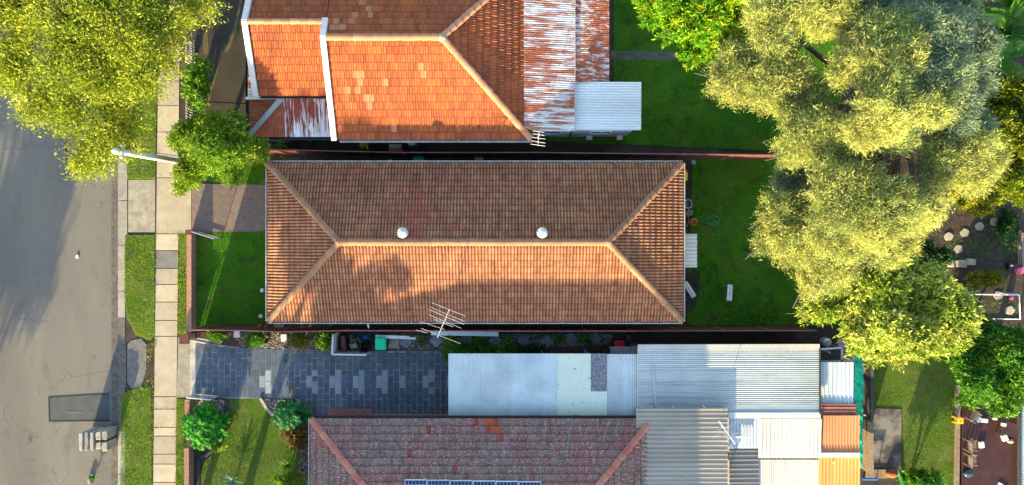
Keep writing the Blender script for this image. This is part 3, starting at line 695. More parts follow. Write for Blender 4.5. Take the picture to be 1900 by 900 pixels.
grass('ground_cover', 'thin moss and grass between the stepping stones', [[(1745, 440), (1890, 390), (1890, 480), (1760, 485)], [(1790, 455), (1850, 430), (1868, 450), (1800, 476)], [(1800, 556), (1890, 556), (1890, 590), (1800, 590)]], 260, .05, m_grass, seed=10)
def gravel(name, label, polys, dens, seed, size=.035):
    rng = np.random.default_rng(seed); X = []; Y = []
    for pl in polys:
        x, y = scatter(Pp(pl), dens, rng); X.append(x); Y.append(y)
    x = np.concatenate(X); y = np.concatenate(Y); n = len(x); s = size*rng.uniform(.5, 1.3, n)
    o = np.array([[1, 0, 0], [0, 1, 0], [-1, 0, 0], [0, -1, 0]], float); az = rng.uniform(0, 6.28, n)
    ring = np.stack([np.stack([x+s*np.cos(az+k*1.57)*rng.uniform(.7, 1.2, n), y+s*np.sin(az+k*1.57)*rng.uniform(.7, 1.2, n), np.full(n, .012)], 1) for k in range(4)], 1)
    top = np.stack([x, y, .012+s*.9], 1)
    tris = [np.stack([ring[:, k], ring[:, (k+1) % 4], top], 1) for k in range(4)]
    v = np.stack(tris, 1).reshape(-1, 3)
    ob = mk_fast(name, v, 3, m_gravel, None, np.repeat(rng.random(n), 4), off=np.array([x.mean(), y.mean(), 0], dtype=np.float32))
    tag(ob, label, 'gravel'); stuff(ob)
gravel('gravel', 'pale brown gravel in the bed along the fence', [[(420, 616), (625, 616), (625, 650), (450, 644)], [(728, 622), (850, 622), (850, 650), (728, 650)], [(850, 620), (1140, 620), (1130, 640), (850, 650)]], 420, 1)
gravel('gravel', 'coarse gravel and rock chips around the garden clumps', [[(345, 742), (416, 742), (416, 770), (345, 770)], [(484, 740), (542, 742), (530, 775), (500, 765)], [(556, 820), (578, 800), (578, 900), (552, 900)]], 300, 2, .05)
# timber and slate edges of the lawns
def edging(name, label, pts, wpx, h, m, cat='edging'):
    mb = MB()
    for a, b in zip(pts[:-1], pts[1:]):
        mb.bar(P(a[0], a[1], h/2), P(b[0], b[1], h/2), wpx*H/F, h)
    return tag(mb.build(name, m), label, cat)
edging('garden_edging', 'curved dark slate edging between shrub bed and lawn', [(421, 741), (421, 780), (413, 815), (395, 838), (369, 851), (366, 930)], 6, .07, m_slate)
edging('garden_edging', 'short stone edging beside the teal leaved clump', [(483, 739), (495, 758), (508, 772)], 5, .09, m_stone)
edging('timber_edging', 'long timber sleeper edge between turf and dark deck', [(1777, 714), (1776, 810), (1774, 930)], 6, .22, m_timberg)

# ------------------------------------------------------------------ charcoal paver driveway
dw = structure(MB().prism(Pp([(352, 632), (450, 646), (640, 651), (1183, 655), (1183, 800), (580, 790), (572, 771), (548, 741), (352, 738)]), -.2, .004).build('paved_driveway', m_grout))
pale = set()
def cpx(l): return [((a+b)/2/6+560, (c+d)/2/6+590) for a, b, c, d in l]
palec = cpx([(48, 112, 645, 775), (112, 178, 580, 645), (112, 178, 710, 840), (307, 373, 645, 775), (373, 440, 580, 710), (373, 440, 710, 840), (570, 635, 645, 770), (635, 700, 580, 710), (635, 700, 710, 840), (830, 895, 645, 770), (895, 960, 578, 705), (895, 960, 705, 838), (1087, 1152, 645, 770), (1348, 1412, 640, 768), (1412, 1478, 575, 705), (1412, 1478, 768, 835), (1605, 1660, 640, 765)])
palec += [(340+436/3, 600+326/3), (340+470/3, 600+292/3), (340+470/3, 600+358/3)]
cobc = cpx([(112, 178, 645, 710), (440, 503, 580, 645), (375, 437, 515, 580)])+[(340+605/3, 600+350/3)]
def ytop(x): return np.interp(x, [352, 380, 450, 530, 640, 840], [634, 637, 646, 649, 651, 653])
def ybot(x): return np.interp(x, [352, 545, 575, 590, 840], [737.5, 739, 771, 784, 786])
PW = 10.83
for k in range(-20, 26):
    x0 = 568+PW*k; x1 = x0+PW
    if x0 < 351.5 or x0 > 838: continue
    yo = 654.2-21.67*2 + (10.83 if k % 2 else 0)
    for j in range(-2, 9):
        ya, yb = yo+21.67*j, yo+21.67*(j+1)
        cells = [(ya, yb)]
        for cx, cy in palec+cobc:
            if x0 < cx < x1 and ya < cy < yb and abs(cy-(ya+yb)/2) > 3: cells = [(ya, (ya+yb)/2), ((ya+yb)/2, yb)]
        for a, b in cells:
            t_ = max(ytop(x0), ytop(x1)); a2 = max(a, t_); b2 = min(b, ybot(x0), ybot(x1))
            if b2-a2 < 2.5: continue
            kind = 0
            for cx, cy in palec:
                if x0 < cx < x1 and a < cy < b: kind = 1
            for cx, cy in cobc:
                if x0 < cx < x1 and a < cy < b: kind = 2
            g = .55
            if kind == 2:
                mb = MB()
                for ii in range(3):
                    for jj in range(3):
                        xx0 = x0+g+(PW-2*g)*ii/3; yy0 = a2+g+(b2-a2-2*g)*jj/3
                        mb.prism(Pp([(xx0+.3, yy0+.3), (xx0+(PW-2*g)/3-.3, yy0+.3), (xx0+(PW-2*g)/3-.3, yy0+(b2-a2-2*g)/3-.3), (xx0+.3, yy0+(b2-a2-2*g)/3-.3)]), -.02, .02)
                mb.build('cobble_paver', m_paverbrick, dw)
            else:
                zt = .014+R.uniform(0, .007)
                MB().prism(Pp([(x0+g, a2+g), (x1-g, a2+g), (x1-g, b2-g), (x0+g, b2-g)]), -.03, zt).build('paver', m_paverpale if kind else m_paver, dw)

# ================================================================== HOUSES
def box_w(x0, x1, y0, y1, z0, z1): return MB().prism([(x0, y0), (x1, y0), (x1, y1), (x0, y1)], z0, z1)
def gutter(parent, a, b, m=m_gutw, wd=.12, strap=1.2):
    a = Vector(a); b = Vector(b); d = (b-a).normalized(); sx = d.cross(Vector((0, 0, 1)))
    mb = MB()
    mb.bar(a+Vector((0, 0, -.05)), b+Vector((0, 0, -.05)), wd, .02)
    mb.bar(a+sx*wd*.5, b+sx*wd*.5, .03, .1); mb.bar(a-sx*wd*.5+Vector((0, 0, -.01)), b-sx*wd*.5+Vector((0, 0, -.01)), .02, .08)
    n = int((b-a).length/strap)
    for i in range(1, n+1):
        p = a+d*strap*(i-.3); mb.bar(p+sx*wd*.55+Vector((0, 0, .055)), p-sx*wd*.6+Vector((0, 0, .055)), .035, .012)
    return mb.build('gutter', m, parent)
def window_on(parent, c, wd, ht, axis, outward):
    """axis 'x': window lies in an x-z plane, outward = sign of y"""
    c = Vector(c); mb = MB(); t = .05
    u = Vector((1, 0, 0)) if axis == 'x' else Vector((0, 1, 0)); o = Vector((0, outward, 0)) if axis == 'x' else Vector((outward, 0, 0))
    for s in (-1, 1):
        mb.bar(c+u*s*wd/2-Vector((0, 0, ht/2)), c+u*s*wd/2+Vector((0, 0, ht/2)), .07, .07); mb.bar(c-u*wd/2+Vector((0, 0, s*ht/2)), c+u*wd/2+Vector((0, 0, s*ht/2)), .07, .07)
    mb.bar(c-Vector((0, 0, ht/2)), c+Vector((0, 0, ht/2)), .05, .05)
    f = mb.build('window', m_white, parent)
    g = MB(); g.bar(c-u*wd/2-o*.01, c+u*wd/2-o*.01, .012, ht-.06); g.build('pane', m_glass, f)
    return f
def hip_roof(parent, x0, x1, y0, y1, ze, pitch, proto, mat, capmat, bond, special=(), visible=None, capr=.15, overdeck=m_dark):
    hw = (y1-y0)/2; tp = math.tan(pitch); zr = ze+hw*tp; c, s = math.cos(pitch), math.sin(pitch); Ls = hw/c; yc = (y0+y1)/2
    roof = MB()
    e = -.03
    v = [(x0, y0, ze+e), (x1, y0, ze+e), (x1, y1, ze+e), (x0, y1, ze+e), (x0+hw, yc, zr+e), (x1-hw, yc, zr+e)]
    roof.add(v, [(0, 1, 5, 4), (1, 2, 5), (2, 3, 4, 5), (3, 0, 4), (3, 2, 1, 0)])
    rf = roof.build('roof', overdeck, parent)
    W_, D_ = x1-x0, y1-y0; k = hw/Ls
    planes = [((x0, y0, ze), (1, 0, 0), (0, c, s), (0, k), (W_, -k), Ls), ((x1, y1, ze), (-1, 0, 0), (0, -c, s), (0, k), (W_, -k), Ls),
              ((x1, y0, ze), (0, 1, 0), (-c, 0, s), (0, k), (D_, -k), Ls), ((x0, y1, ze), (0, -1, 0), (c, 0, s), (0, k), (D_, -k), Ls)]
    lay_tiles(rf, proto, mat, planes, bond, special, visible=visible)
    o = .055
    A, B = Vector((x0+hw, yc, zr+o)), Vector((x1-hw, yc, zr+o))
    ridge_line(rf, A, B, capmat, capr)
    for q, e_ in (((x0, y0), A), ((x0, y1), A), ((x1, y0), B), ((x1, y1), B)): ridge_line(rf, Vector((q[0], q[1], ze+o)), e_, capmat, capr)
    for e_ in (A, B):
        MB().lathe(e_-Vector((0, 0, .05)), [(.2, 0), (.19, .09), (.1, .15), (0.01, .16)], 10).build('ridge_cap', capmat, rf, True)
    return rf, zr
# --- the long brown tiled house in the middle
ZE = 2.75
a = P(499, 595, ZE); b = P(1265, 304, ZE)
X0, X1, Y0, Y1 = a.x, b.x, a.y, b.y
hA = root('house', 'long single storey house with brown hipped tile roof and two white roof vents', 'house', ((X0+X1)/2, (Y0+Y1)/2, 0))
box_w(X0+.5, X1-.5, Y0+.5, Y1-.5, -.1, ZE-.06).build('wall', m_brick, hA)
MB().prism([(X0+.02, Y0+.02), (X1-.02, Y0+.02), (X1-.02, Y1-.02), (X0+.02, Y1-.02)], ZE-.14, ZE-.07).build('eave', m_white, hA)
prA = tile_proto('tile_double', .30, .318, 'double')
spA = [(x+R.uniform(-4, 4), y+R.uniform(-3, 3), m_tileA2) for x, y in [(765, 378), (775, 378), (785, 378), (764, 390), (776, 390), (788, 390), (800, 390), (760, 402), (770, 402), (782, 402), (795, 402), (765, 415), (778, 415), (835, 414), (845, 414), (760, 427), (775, 427), (840, 425), (765, 352), (780, 365), (690, 312), (678, 312), (800, 312), (812, 318)]]
rfA, zrA = hip_roof(hA, X0, X1, Y0, Y1, ZE, math.radians(22.5), prA, m_tileA, m_capA, False, spA)
for aa, bb in (((X0-.05, Y0-.07, ZE), (X1+.05, Y0-.07, ZE)), ((X1+.05, Y1+.07, ZE), (X0-.05, Y1+.07, ZE)), ((X1+.07, Y0-.03, ZE), (X1+.07, Y1+.03, ZE)), ((X0-.07, Y1+.03, ZE), (X0-.07, Y0-.03, ZE))): gutter(hA, aa, bb)
yc = (Y0+Y1)/2
for i, px in enumerate((747, 1006)):
    z = zrA-.2; p = P(px, 432, z+.25)
    base = Vector((p.x, p.y, zrA-abs(p.y-yc)*math.tan(math.radians(22.5))))
    v = MB().lathe(base-Vector((0, 0, .06)), [(.15, 0), (.15, .2), (.24, .24), (.255, .33), (.22, .40), (.12, .445), (.01, .455)], 20).build('roof_vent', m_whitemetal, hA, True)
    fb = MB()
    for k in range(18):
        t_ = k*2*math.pi/18; d1 = Vector((math.cos(t_), math.sin(t_), 0)); d2 = Vector((math.cos(t_+.3), math.sin(t_+.3), 0))
        fb.bar(base+d1*.27+Vector((0, 0, .2)), base+d2*.2+Vector((0, 0, .37)), .02, .05)
    fb.build('vanes', m_galv, v)
    tp_ = math.tan(math.radians(22.5)); q_ = [base+Vector((dx, dy, -dy*tp_+.07)) for dx, dy in ((-.3, -.3), (.3, -.3), (.3, .32), (-.3, .32))]
    MB().add(q_+[p_-Vector((0, 0, .02)) for p_ in q_], [(0, 1, 2, 3), (7, 6, 5, 4), (0, 4, 5, 1), (1, 5, 6, 2), (2, 6, 7, 3), (3, 7, 4, 0)]).build('flashing', m_tileA, v)
for x in (-8, -3, 2.5, 6): window_on(hA, (x, Y0+.48, 1.5), 1.5, 1.2, 'x', -1)
for x in (-9, -4, 1, 5): window_on(hA, (x, Y1-.48, 1.5), 1.2, 1.1, 'x', 1)
window_on(hA, (X0+.48, 1.4, 1.4), 1.8, 1.3, 'y', -1)
MB().box((X0+.47, -1.2, 1.02), (.06, .9, 2.05)).build('door', m_timber, hA)
MB().tube([P(683, 596, 2.68), P(683, 604, 2.6), P(686, 614, 0.05)], .04, 7).build('downpipe', m_gutw, hA)
# back awning
p = P(1266, 434, 2.4); q = P(1293, 496, 2.3)
aw = MB().box((p.x+.3, (p.y+q.y)/2, 1.15), (.06, .06, 2.3)).box((q.x-.08, p.y-.06, 1.13), (.05, .05, 2.26)).box((q.x-.08, q.y+.06, 1.13), (.05, .05, 2.26)).build('awning_frame', m_galv, hA)
sheets(aw, (X1-.1, P(1, 434, 2.4).y, 2.5), (X1-.1, q.y, 2.5), (q.x, P(1, 434, 2.4).y, 2.32), m_whitesheet2, .19, .012, .6, 'trim', 'awning_sheet')

# --- terracotta house at the top
ye, yr, ze, zr = 4.895, 9.13, 3.0, 4.95
yN = yr+(yr-ye); xg, xf, xe = -8.36, -11.95, .89
hB = root('house', 'old house with orange terracotta tile roof, white gable barges and rusty iron lean-to', 'house', (-4, 9, 0))
tanB = (zr-ze)/(yr-ye); LsB = math.hypot(yr-ye, zr-ze); cB, sB = (yr-ye)/LsB, (zr-ze)/LsB
LhB = math.hypot(4.01, zr-ze); chB, shB = 4.01/LhB, (zr-ze)/LhB
yf, zf, zfe = 9.95, zr-(9.95-yr)*tanB, 3.2
yfe = P(1, 177, 3.2).y; LfB = math.hypot(yf-yfe, zf-zfe); cf, sf = (yf-yfe)/LfB, (zf-zfe)/LfB
wallsB = MB()
wallsB.prism([(xg+.05, ye+.4), (xe-.45, ye+.4), (xe-.45, yN-.4), (xg+.05, yN-.4)], -.1, ze-.05)
wallsB.prism([(xf+.1, yfe+.3), (xg+.05, yfe+.3), (xg+.05, yN-.4), (xf+.1, yN-.4)], -.1, zfe-.12)
wallsB.build('wall', m_wall, hB)
gab = MB()
for x, pts in ((xg+.06, [(ye+.4, ze-.05), (yN-.4, ze-.05), (yr, zr-.09)]), (xf+.11, [(yfe+.3, zfe-.12), (yN-.4, ze-.05), (yf, zf-.09)])):
    v = [(x, y, z) for y, z in pts]+[(x+.12, y, z) for y, z in pts]
    gab.add(v, [(0, 2, 1), (3, 4, 5), (0, 1, 4, 3), (1, 2, 5, 4), (2, 0, 3, 5)])
gab.build('gable', m_white, hB)
e = -.03
rfB = MB().add([(xg, ye, ze+e), (xe, ye, ze+e), (xe-4.01, yr, zr+e), (xg, yr, zr+e), (xe, yN, ze+e), (xg, yN, ze+e), (xf, yN, ze+e), (xf, yf, zf+e), (xg, yf, zf+e), (xf, yfe, zfe+e), (xg, yfe, zfe+e)],
               [(0, 1, 2, 3), (1, 4, 2), (4, 5, 3, 2), (5, 6, 7, 8), (9, 10, 8, 7)]).build('roof', m_dark, hB)
prB = tile_proto('tile_marseille', .235, .36, 'mars')
k1 = 4.01/LsB; k2 = (yr-ye)/LhB
plB = [((xg, ye, ze), (1, 0, 0), (0, cB, sB), (.1, 0), (xe-xg, -k1), LsB), ((xf, yfe, zfe), (1, 0, 0), (0, cf, sf), (.1, 0), (xg-xf-.02, 0), LfB),
       ((xe, yN, ze), (-1, 0, 0), (0, -cB, sB), (0, k1), (xe-xg, 0), LsB), ((xe, yN, ze), (-1, 0, 0), (0, -cB, sB), (xe-xg, 0), (xe-xf-.1, 0), (yN-yf)/cB),
       ((xe, ye, ze), (0, 1, 0), (-chB, 0, shB), (0, k2), (yN-ye, -k2), LhB)]
spB = [(x, y, m_tileB2) for x, y in [(664, 138), (668, 146), (672, 152), (645, 168), (660, 170), (678, 182), (685, 182), (690, 196), (715, 155), (784, 120), (782, 145), (625, 40), (630, 50), (655, 40), (660, 30), (675, 5), (685, 18), (690, 28), (620, 62), (640, 62), (735, 240)]]
lay_tiles(rfB, prB, m_tileB, plB, True, spB, visible=lambda x, y: y > 0 and x < 970)
A_ = Vector((xg, yr, zr+.06)); B_ = Vector((xe-4.01, yr, zr+.06))
ridge_line(rfB, A_, B_, m_capB, .15); ridge_line(rfB, (xe, ye, ze+.06), B_, m_capB, .15); ridge_line(rfB, (xe, yN, ze+.06), B_, m_capB, .15)
ridge_line(rfB, (xf, yf, zf+.06), (xg, yf, zf+.06), m_capB, .13)
MB().lathe(B_-Vector((0, 0, .05)), [(.22, 0), (.2, .09), (.1, .15), (0.01, .16)], 10).build('ridge_cap', m_stone, rfB, True)
for pts in (((xg-.02, ye-.08, ze+.10), (xg-.02, yr, zr+.16)), ((xg-.02, yr, zr+.16), (xg-.02, yf+.1, zf+.16)), ((xf-.06, yfe-.06, zfe+.09), (xf-.06, yf, zf+.13)), ((xf-.06, yf, zf+.13), (xf-.06, yN, ze+.13))):
    MB().bar(pts[0], pts[1], .25, .14).build('barge_board', m_white, hB)
gutter(hB, (xg+.2, ye-.08, ze-.02), (xe+.05, ye-.08, ze-.02)); gutter(hB, (xf+.1, yfe-.07, zfe-.02), (xg-.1, yfe-.07, zfe-.02), m_dark)
# rusty front veranda
vr = box_w(xf+.0, xg+.0, P(1, 252, 2.5).y+.15, yfe+.28, -.1, .16).build('veranda', m_darkconc, hB)
for x in (-12.3, -10.4, -8.7): MB().box((x, P(1, 252, 2.5).y+.12, 1.2), (.1, .1, 2.5)).build('veranda_post', m_white, vr)
xv = P(525, 1, 2.9).x; yt_, yb_ = yfe-.05, P(1, 254, 2.5).y; xl_ = P(461, 1, 2.55).x
sheets(vr, (xv, yt_, 2.95), (xg-.02, yt_, 2.95), (xv, yb_, 2.5), m_rusty, .085, .012, .8)
def corr_var(parent, m, fn, n, name='roof_sheet', q=6, amp=.012):
    v = []; f = []
    for i in range(n*q+1):
        p0, p1 = fn(i/(n*q)); h = amp*math.cos(2*math.pi*i/q)
        v += [(p0[0], p0[1], p0[2]+h), (p1[0], p1[1], p1[2]+h)]
    f = [(2*i, 2*i+2, 2*i+3, 2*i+1) for i in range(n*q)]
    return mk(name, v, f, m, parent, True)
apx, cor = Vector((xv, yt_, 2.95)), Vector((xl_, yb_, 2.5))
corr_var(vr, m_rustfull, lambda s: (cor.lerp(apx, s), (cor.lerp(apx, s).x, yb_, 2.5)), 18)
corr_var(vr, m_rustfull, lambda s: (cor.lerp(apx, s), (xl_, cor.lerp(apx, s).y, 2.5)), 18)
MB().bar(cor+Vector((0, 0, .05)), apx+Vector((0, 0, .05)), .24, .05).build('hip_flashing', m_galv, vr)
MB().bar((xl_, yt_-.02, 2.9), (xv, yt_-.02, 2.99), .12, .03).build('flashing', m_white, vr)
sheets(vr, (xl_, yt_, 2.62), (xl_, yN-1, 2.62), (xf+.1, yt_, 2.95), m_rustx, .085, .012, .8)
gutter(vr, (xl_, yb_-.07, 2.44), (xg, yb_-.07, 2.44), m_dark); gutter(vr, (xl_-.07, yN-1, 2.48), (xl_-.07, yb_, 2.48), m_dark)
# rusty lean-tos at the back
yl = P(1, 243, 2.9).y
xA, xB = P(972, 1, 3.2).x, P(1066, 1, 2.75).x
lt = box_w(xe-.5, xB-.1, yl+.15, yN, -.1, 2.72).build('lean_to', m_fibro, hB)
sheets(lt, (xA, yl, 3.26), (xA, yN, 3.26), (xB, yl, 2.82), m_rustx, .095, .014, .8)
MB().bar((xB+.01, yl, 2.78), (xB+.01, yN, 2.78), .05, .09).build('flashing', m_gutw, lt)
window_on(lt, (1.6, yl+.14, 1.6), 1.6, .9, 'x', -1)
y2 = P(1, 152, 2.5).y; xC = P(1130, 1, 2.35).x
lt2 = box_w(xB, xC-.12, y2, yN, -.1, 2.3).build('lean_to', m_fibro, hB)
sheets(lt2, (xB+.03, y2-.05, 2.66), (xB+.03, yN, 2.66), (xC, y2-.05, 2.42), m_rustx2, .095, .014, .8)
xD = P(1190, 1, 2.5).x; ysb = P(1, 241, 2.5).y
ext = MB().prism([(xB+.02, P(1, 254, 0).y), (P(1161, 1, 0).x, P(1, 254, 0).y), (P(1161, 1, 0).x, y2), (xB+.02, y2)], -.1, 2.38).build('back_room', m_fibro, hB)
sheets(ext, (xB+.01, ysb, 2.50), (xB+.01, P(1, 152, 2.55).y, 2.58), (xD, ysb, 2.42), m_whiteiron, .12, .016, .84)
window_on(ext, (P(1115, 1, 1.6).x, P(1, 254, 0).y-.01, 1.55), 1.0, .8, 'x', -1)
for x in (1092, 1148): MB().box((P(x, 1, 0).x, P(1, 254, 0).y-.1, .2), (.28, .2, .5)).build('footing', m_white, ext)

# --- lichen covered house at the bottom
ZC = 2.9
x0, x1 = P(578, 1, ZC).x, P(1210, 1, ZC).x; y1 = P(1, 777, ZC).y; y0 = y1-10.4
hC = root('house', 'house with grey lichen covered red tile roof and blue solar panels', 'house', ((x0+x1)/2, (y0+y1)/2, 0))
box_w(x0+.5, x1-.5, y0+.5, y1-.45, -.1, ZC-.06).build('wall', m_brick, hC)
prC = tile_proto('tile_marseille_old', .235, .36, 'mars')
spC = [(888, 783, m_tileC2), (899, 783, m_tileC3), (906, 783, m_tileC3), (915, 783, m_tileC2), (910, 797, m_tileC2), (918, 797, m_tileC3), (926, 797, m_tileC3), (929, 810, m_tileC2), (798, 796, m_tileC2), (848, 864, m_tileC2), (764, 836, m_tileC2)]
rfC, zrC = hip_roof(hC, x0, x1, y0, y1, ZC, math.radians(25), prC, m_tileC, m_capC, True, spC, visible=lambda x, y: 580 < x < 1205 and y < 895)
gutter(hC, (x1+.05, y1+.07, ZC-.02), (x0-.05, y1+.07, ZC-.02), m_dark); gutter(hC, (x0-.07, y1+.03, ZC-.02), (x0-.07, y0, ZC-.02))
box_w(P(608, 1, 2).x, P(690, 1, 2).x, y1-.4, P(1, 760, 2).y, 1.9, 2.0).build('porch_hood', m_brownflash, hC)
window_on(hC, (-6, y1-.43, 1.5), 1.5, 1.2, 'x', 1)
tC = math.tan(math.radians(25))
ptop = P(1, 889, 4.15).y
for i in range(6):
    xa = P(751.5+42.2*i, 1, 4.15).x; xb = P(751.5+42.2*(i+1)-1.2, 1, 4.15).x
    def sp_(x, y, o): return Vector((x, y, ZC+(y1-y)*tC+.12+o))
    yb2 = ptop-1.55; dy = -.015*i
    fr = MB(); fr.add([sp_(xa, ptop+dy, 0), sp_(xb, ptop+dy, 0), sp_(xb, yb2+dy, 0), sp_(xa, yb2+dy, 0)]+[sp_(xa, ptop+dy, .04), sp_(xb, ptop+dy, .04), sp_(xb, yb2+dy, .04), sp_(xa, yb2+dy, .04)],
                      [(0, 1, 2, 3), (7, 6, 5, 4), (0, 4, 5, 1), (1, 5, 6, 2), (2, 6, 7, 3), (3, 7, 4, 0)])
    po = fr.build('solar_panel', m_alu, hC)
    cells = MB(); nx, ny = 6, 9; ux = (xb-xa-.04)/nx; uy = (ptop-yb2-.05)/ny
    for r_ in range(nx):
        for c_ in range(ny):
            p0 = xa+.02+r_*ux; q0 = ptop+dy-.03-c_*uy
            cells.add([sp_(p0+.006, q0-.006, .044), sp_(p0+ux-.006, q0-.006, .044), sp_(p0+ux-.006, q0-uy+.006, .044), sp_(p0+.006, q0-uy+.006, .044)], [(3, 2, 1, 0)])
    cells.build('solar_cells', m_pv, po)
# ================================================================== OUTBUILDINGS
def roofed(name, label, cat, xa, xb, ya, yb, z, z2, mat, along, pitch, amp, kind, width=.8, wall=None, posts=True, skew=0):
    """pixel rectangle of the roof; along='x': ribs run along x; z at the ya/xa side, z2 at the other"""
    A = P(xa, ya, z); B = P(xb, yb, z2)
    t = root(name, label, cat, ((A.x+B.x)/2, (A.y+B.y)/2, 0))
    xw0, xw1, yw0, yw1 = A.x, B.x, B.y, A.y
    if wall: box_w(xw0+.12, xw1-.12, yw0+.12, yw1-.12, -.1, min(z, z2)-.05).build('wall', wall, t)
    elif posts:
        for x in (xw0+.1, xw1-.1):
            for y in (yw0+.1, yw1-.1): MB().box((x, y, min(z, z2)/2-.05), (.09, .09, min(z, z2)-.04)).build('post', m_galv, t)
        fr = MB()
        for y in (yw0+.1, yw1-.1): fr.bar((xw0, y, min(z, z2)-.06), (xw1, y, min(z, z2)-.06), .08, .1)
        fr.build('beam', m_galv, t)
    if along == 'x': sheets(t, (xw0, yw1, z), (xw0, yw0+skew, z), (xw1, yw1, z2), mat, pitch, amp, width, kind)
    else: sheets(t, (xw0, yw1, z), (xw1, yw1, z), (xw0, yw0, z2), mat, pitch, amp, width, kind)
    return t, (xw0, xw1, yw0, yw1)
# carport over the drive
cz0, cz1 = 2.55, 2.42
A = P(832, 656, cz0); B = P(1183, 776, cz1)
cp = root('carport', 'long carport roofed with silver and cream corrugated sheets beside the lichen roof', 'carport', ((A.x+B.x)/2, (A.y+B.y)/2, 0))
for x in np.linspace(A.x+.15, B.x-.15, 5):
    MB().box((x, A.y-.15, cz0/2-.06), (.08, .08, cz0-.06)).build('post', m_galv, cp)
    MB().box((x, B.y+.12, cz1/2-.06), (.08, .08, cz1-.06)).build('post', m_galv, cp)
for y, z in ((A.y-.15, cz0-.07), ((A.y+B.y)/2, (cz0+cz1)/2-.07), (B.y+.12, cz1-.07)): MB().bar((A.x, y, z), (B.x, y, z), .07, .09).build('beam', m_galv, cp)
def spotted(name, base):
    m, t, b = newmat(name)
    col = ramp(t, noise(t, .8, 3), [(.35, base), (.65, tuple(q*.92 for q in base))])
    col = mix(t, ramp(t, noise(t, 5.5, 3, .6), [(.66, 0), (.69, 1)]), col, (.16, .14, .12))
    t.links.new(col, b.inputs['Base Color']); b.inputs['Roughness'].default_value = .55
    return m
m_creamspot = spotted('spotted_cream_iron', (.66, .70, .58))
def cps(xa, xb, ya, yb, m, dz=0):
    a = P(xa, 656, cz0); zf_ = lambda y: cz0+(cz1-cz0)*(y-656)/120.0
    sheets(cp, Vector((P(xa, ya, zf_(ya)).x, P(xa, ya, zf_(ya)).y, zf_(ya)+dz)), Vector((P(xb, ya, zf_(ya)).x, P(xb, ya, zf_(ya)).y, zf_(ya)+dz)), Vector((P(xa, yb, zf_(yb)).x, P(xa, yb, zf_(yb)).y, zf_(yb)+dz)), m, .09, .013, 2.0)
e_ = [832, 861, 890, 919, 948, 977, 1006, 1034]
for i in range(7): cps(e_[i], e_[i+1]+.3, 656, 776-.3*(6-i), m_zinc, .006*(i % 2))
cps(1034, 1064, 656, 776, m_creamspot, .014); cps(1064, 1096, 656, 776, m_creamspot, .02); cps(1096, 1126, 724, 776, m_creamspot, .022); cps(1096, 1126, 656, 726, m_lichsheet, .03)
cps(1126, 1155, 657, 777, m_zinc, .01); cps(1155, 1183, 657, 777, m_zinc, .016)
o = MB(); a_ = P(1132, 643, 1.9); b_ = P(1182, 658, 1.9)
sheet_l = root('loose_sheet', 'lichen covered fibro offcut between the carport and garage', 'sheet', ((a_.x+b_.x)/2, (a_.y+b_.y)/2, 0))
for x in (a_.x+.1, b_.x-.1): MB().box((x, (a_.y+b_.y)/2, .92), (.07, .07, 1.9)).build('post', m_timberg, sheet_l)
sheets(sheet_l, (a_.x, a_.y, 1.9), (b_.x, a_.y, 1.9), (a_.x, b_.y-.2, 1.95), m_lichsheet, .15, .02, 2)
# garage
ga, gr_ = roofed('garage', 'large garage with grey corrugated iron roof and brick side wall', 'garage', 1183, 1520, 645, 768, 2.75, 2.75, m_garage, 'x', .105, .014, 'sine', .84)
for ch in list(ga.children):
    if ch.name.startswith(('post', 'beam')): bpy.data.objects.remove(ch)
box_w(gr_[0]+.05, gr_[1]-.08, gr_[2]+.1, P(1, 637, 0).y, -.1, 2.68).build('wall', m_brick, ga)
MB().bar((gr_[0], P(1, 643.5, 2.78).y, 2.79), (gr_[1], P(1, 642.5, 2.78).y, 2.79), .22, .05).build('flashing', m_whitesheet2, ga)
MB().bar((P(1350, 1, 2.7).x, P(1, 770, 2.7).y, 2.77), (gr_[1]+.05, P(1, 770, 2.7).y, 2.77), .28, .06).build('box_gutter', m_zinc, ga)
MB().bar((gr_[1]+.02, gr_[2], 2.77), (gr_[1]+.02, gr_[3], 2.77), .06, .1).build('edge_flashing', m_dark, ga)
MB().tube([P(1211, 672, 2.84), P(1217, 757, 2.84)], .03, 6).build('conduit', m_galv, ga)
for x in (1187, 1247, 1304): MB().bar(P(x, 752, 2.84), P(x+4, 757, 2.9), .05, .03).build('bracket', m_white, ga)
# patio cover
roofed('patio_cover', 'beige ribbed patio roof joining the lichen roof to the garage', 'patio roof', 1180, 1350, 760, 930, 3.1, 3.1, m_beige, 'x', .195, .022, 'trim', .8)[0]
pc = bpy.data.objects['patio_cover']
MB().bar(P(1180, 760, 3.13), P(1350, 760, 3.13), .1, .05).build('flashing', m_beige, pc)
roofed('shed', 'low grey shed roof stained dark at its top, under the antenna', 'shed', 1352, 1408, 776, 832, 2.55, 2.5, m_greysheet, 'y', .15, .016, 'trim', .75, m_fibro)
roofed('shed', 'shed with weathered white ribbed roof and dark run-off stains', 'shed', 1408, 1523, 777, 850, 2.6, 2.5, m_whitesheet, 'y', .19, .018, 'trim', .78, m_fibro)
roofed('shed', 'small shed with brown grey ribbed roof below the grey one', 'shed', 1353, 1408, 830, 930, 2.45, 2.4, m_browngrey, 'x', .2, .02, 'trim', .75, m_wall)
roofed('shed', 'shed with clean white finely ribbed roof at the bottom edge', 'shed', 1406, 1519, 853, 940, 2.35, 2.35, m_whitesheet2, 'y', .1, .012, 'sine', .8, m_fibro)
roofed('awning', 'orange ribbed awning roof beside the green cloth strip', 'awning', 1527, 1594, 771, 840, 2.5, 2.45, m_orangesheet, 'y', .16, .018, 'trim', .64)
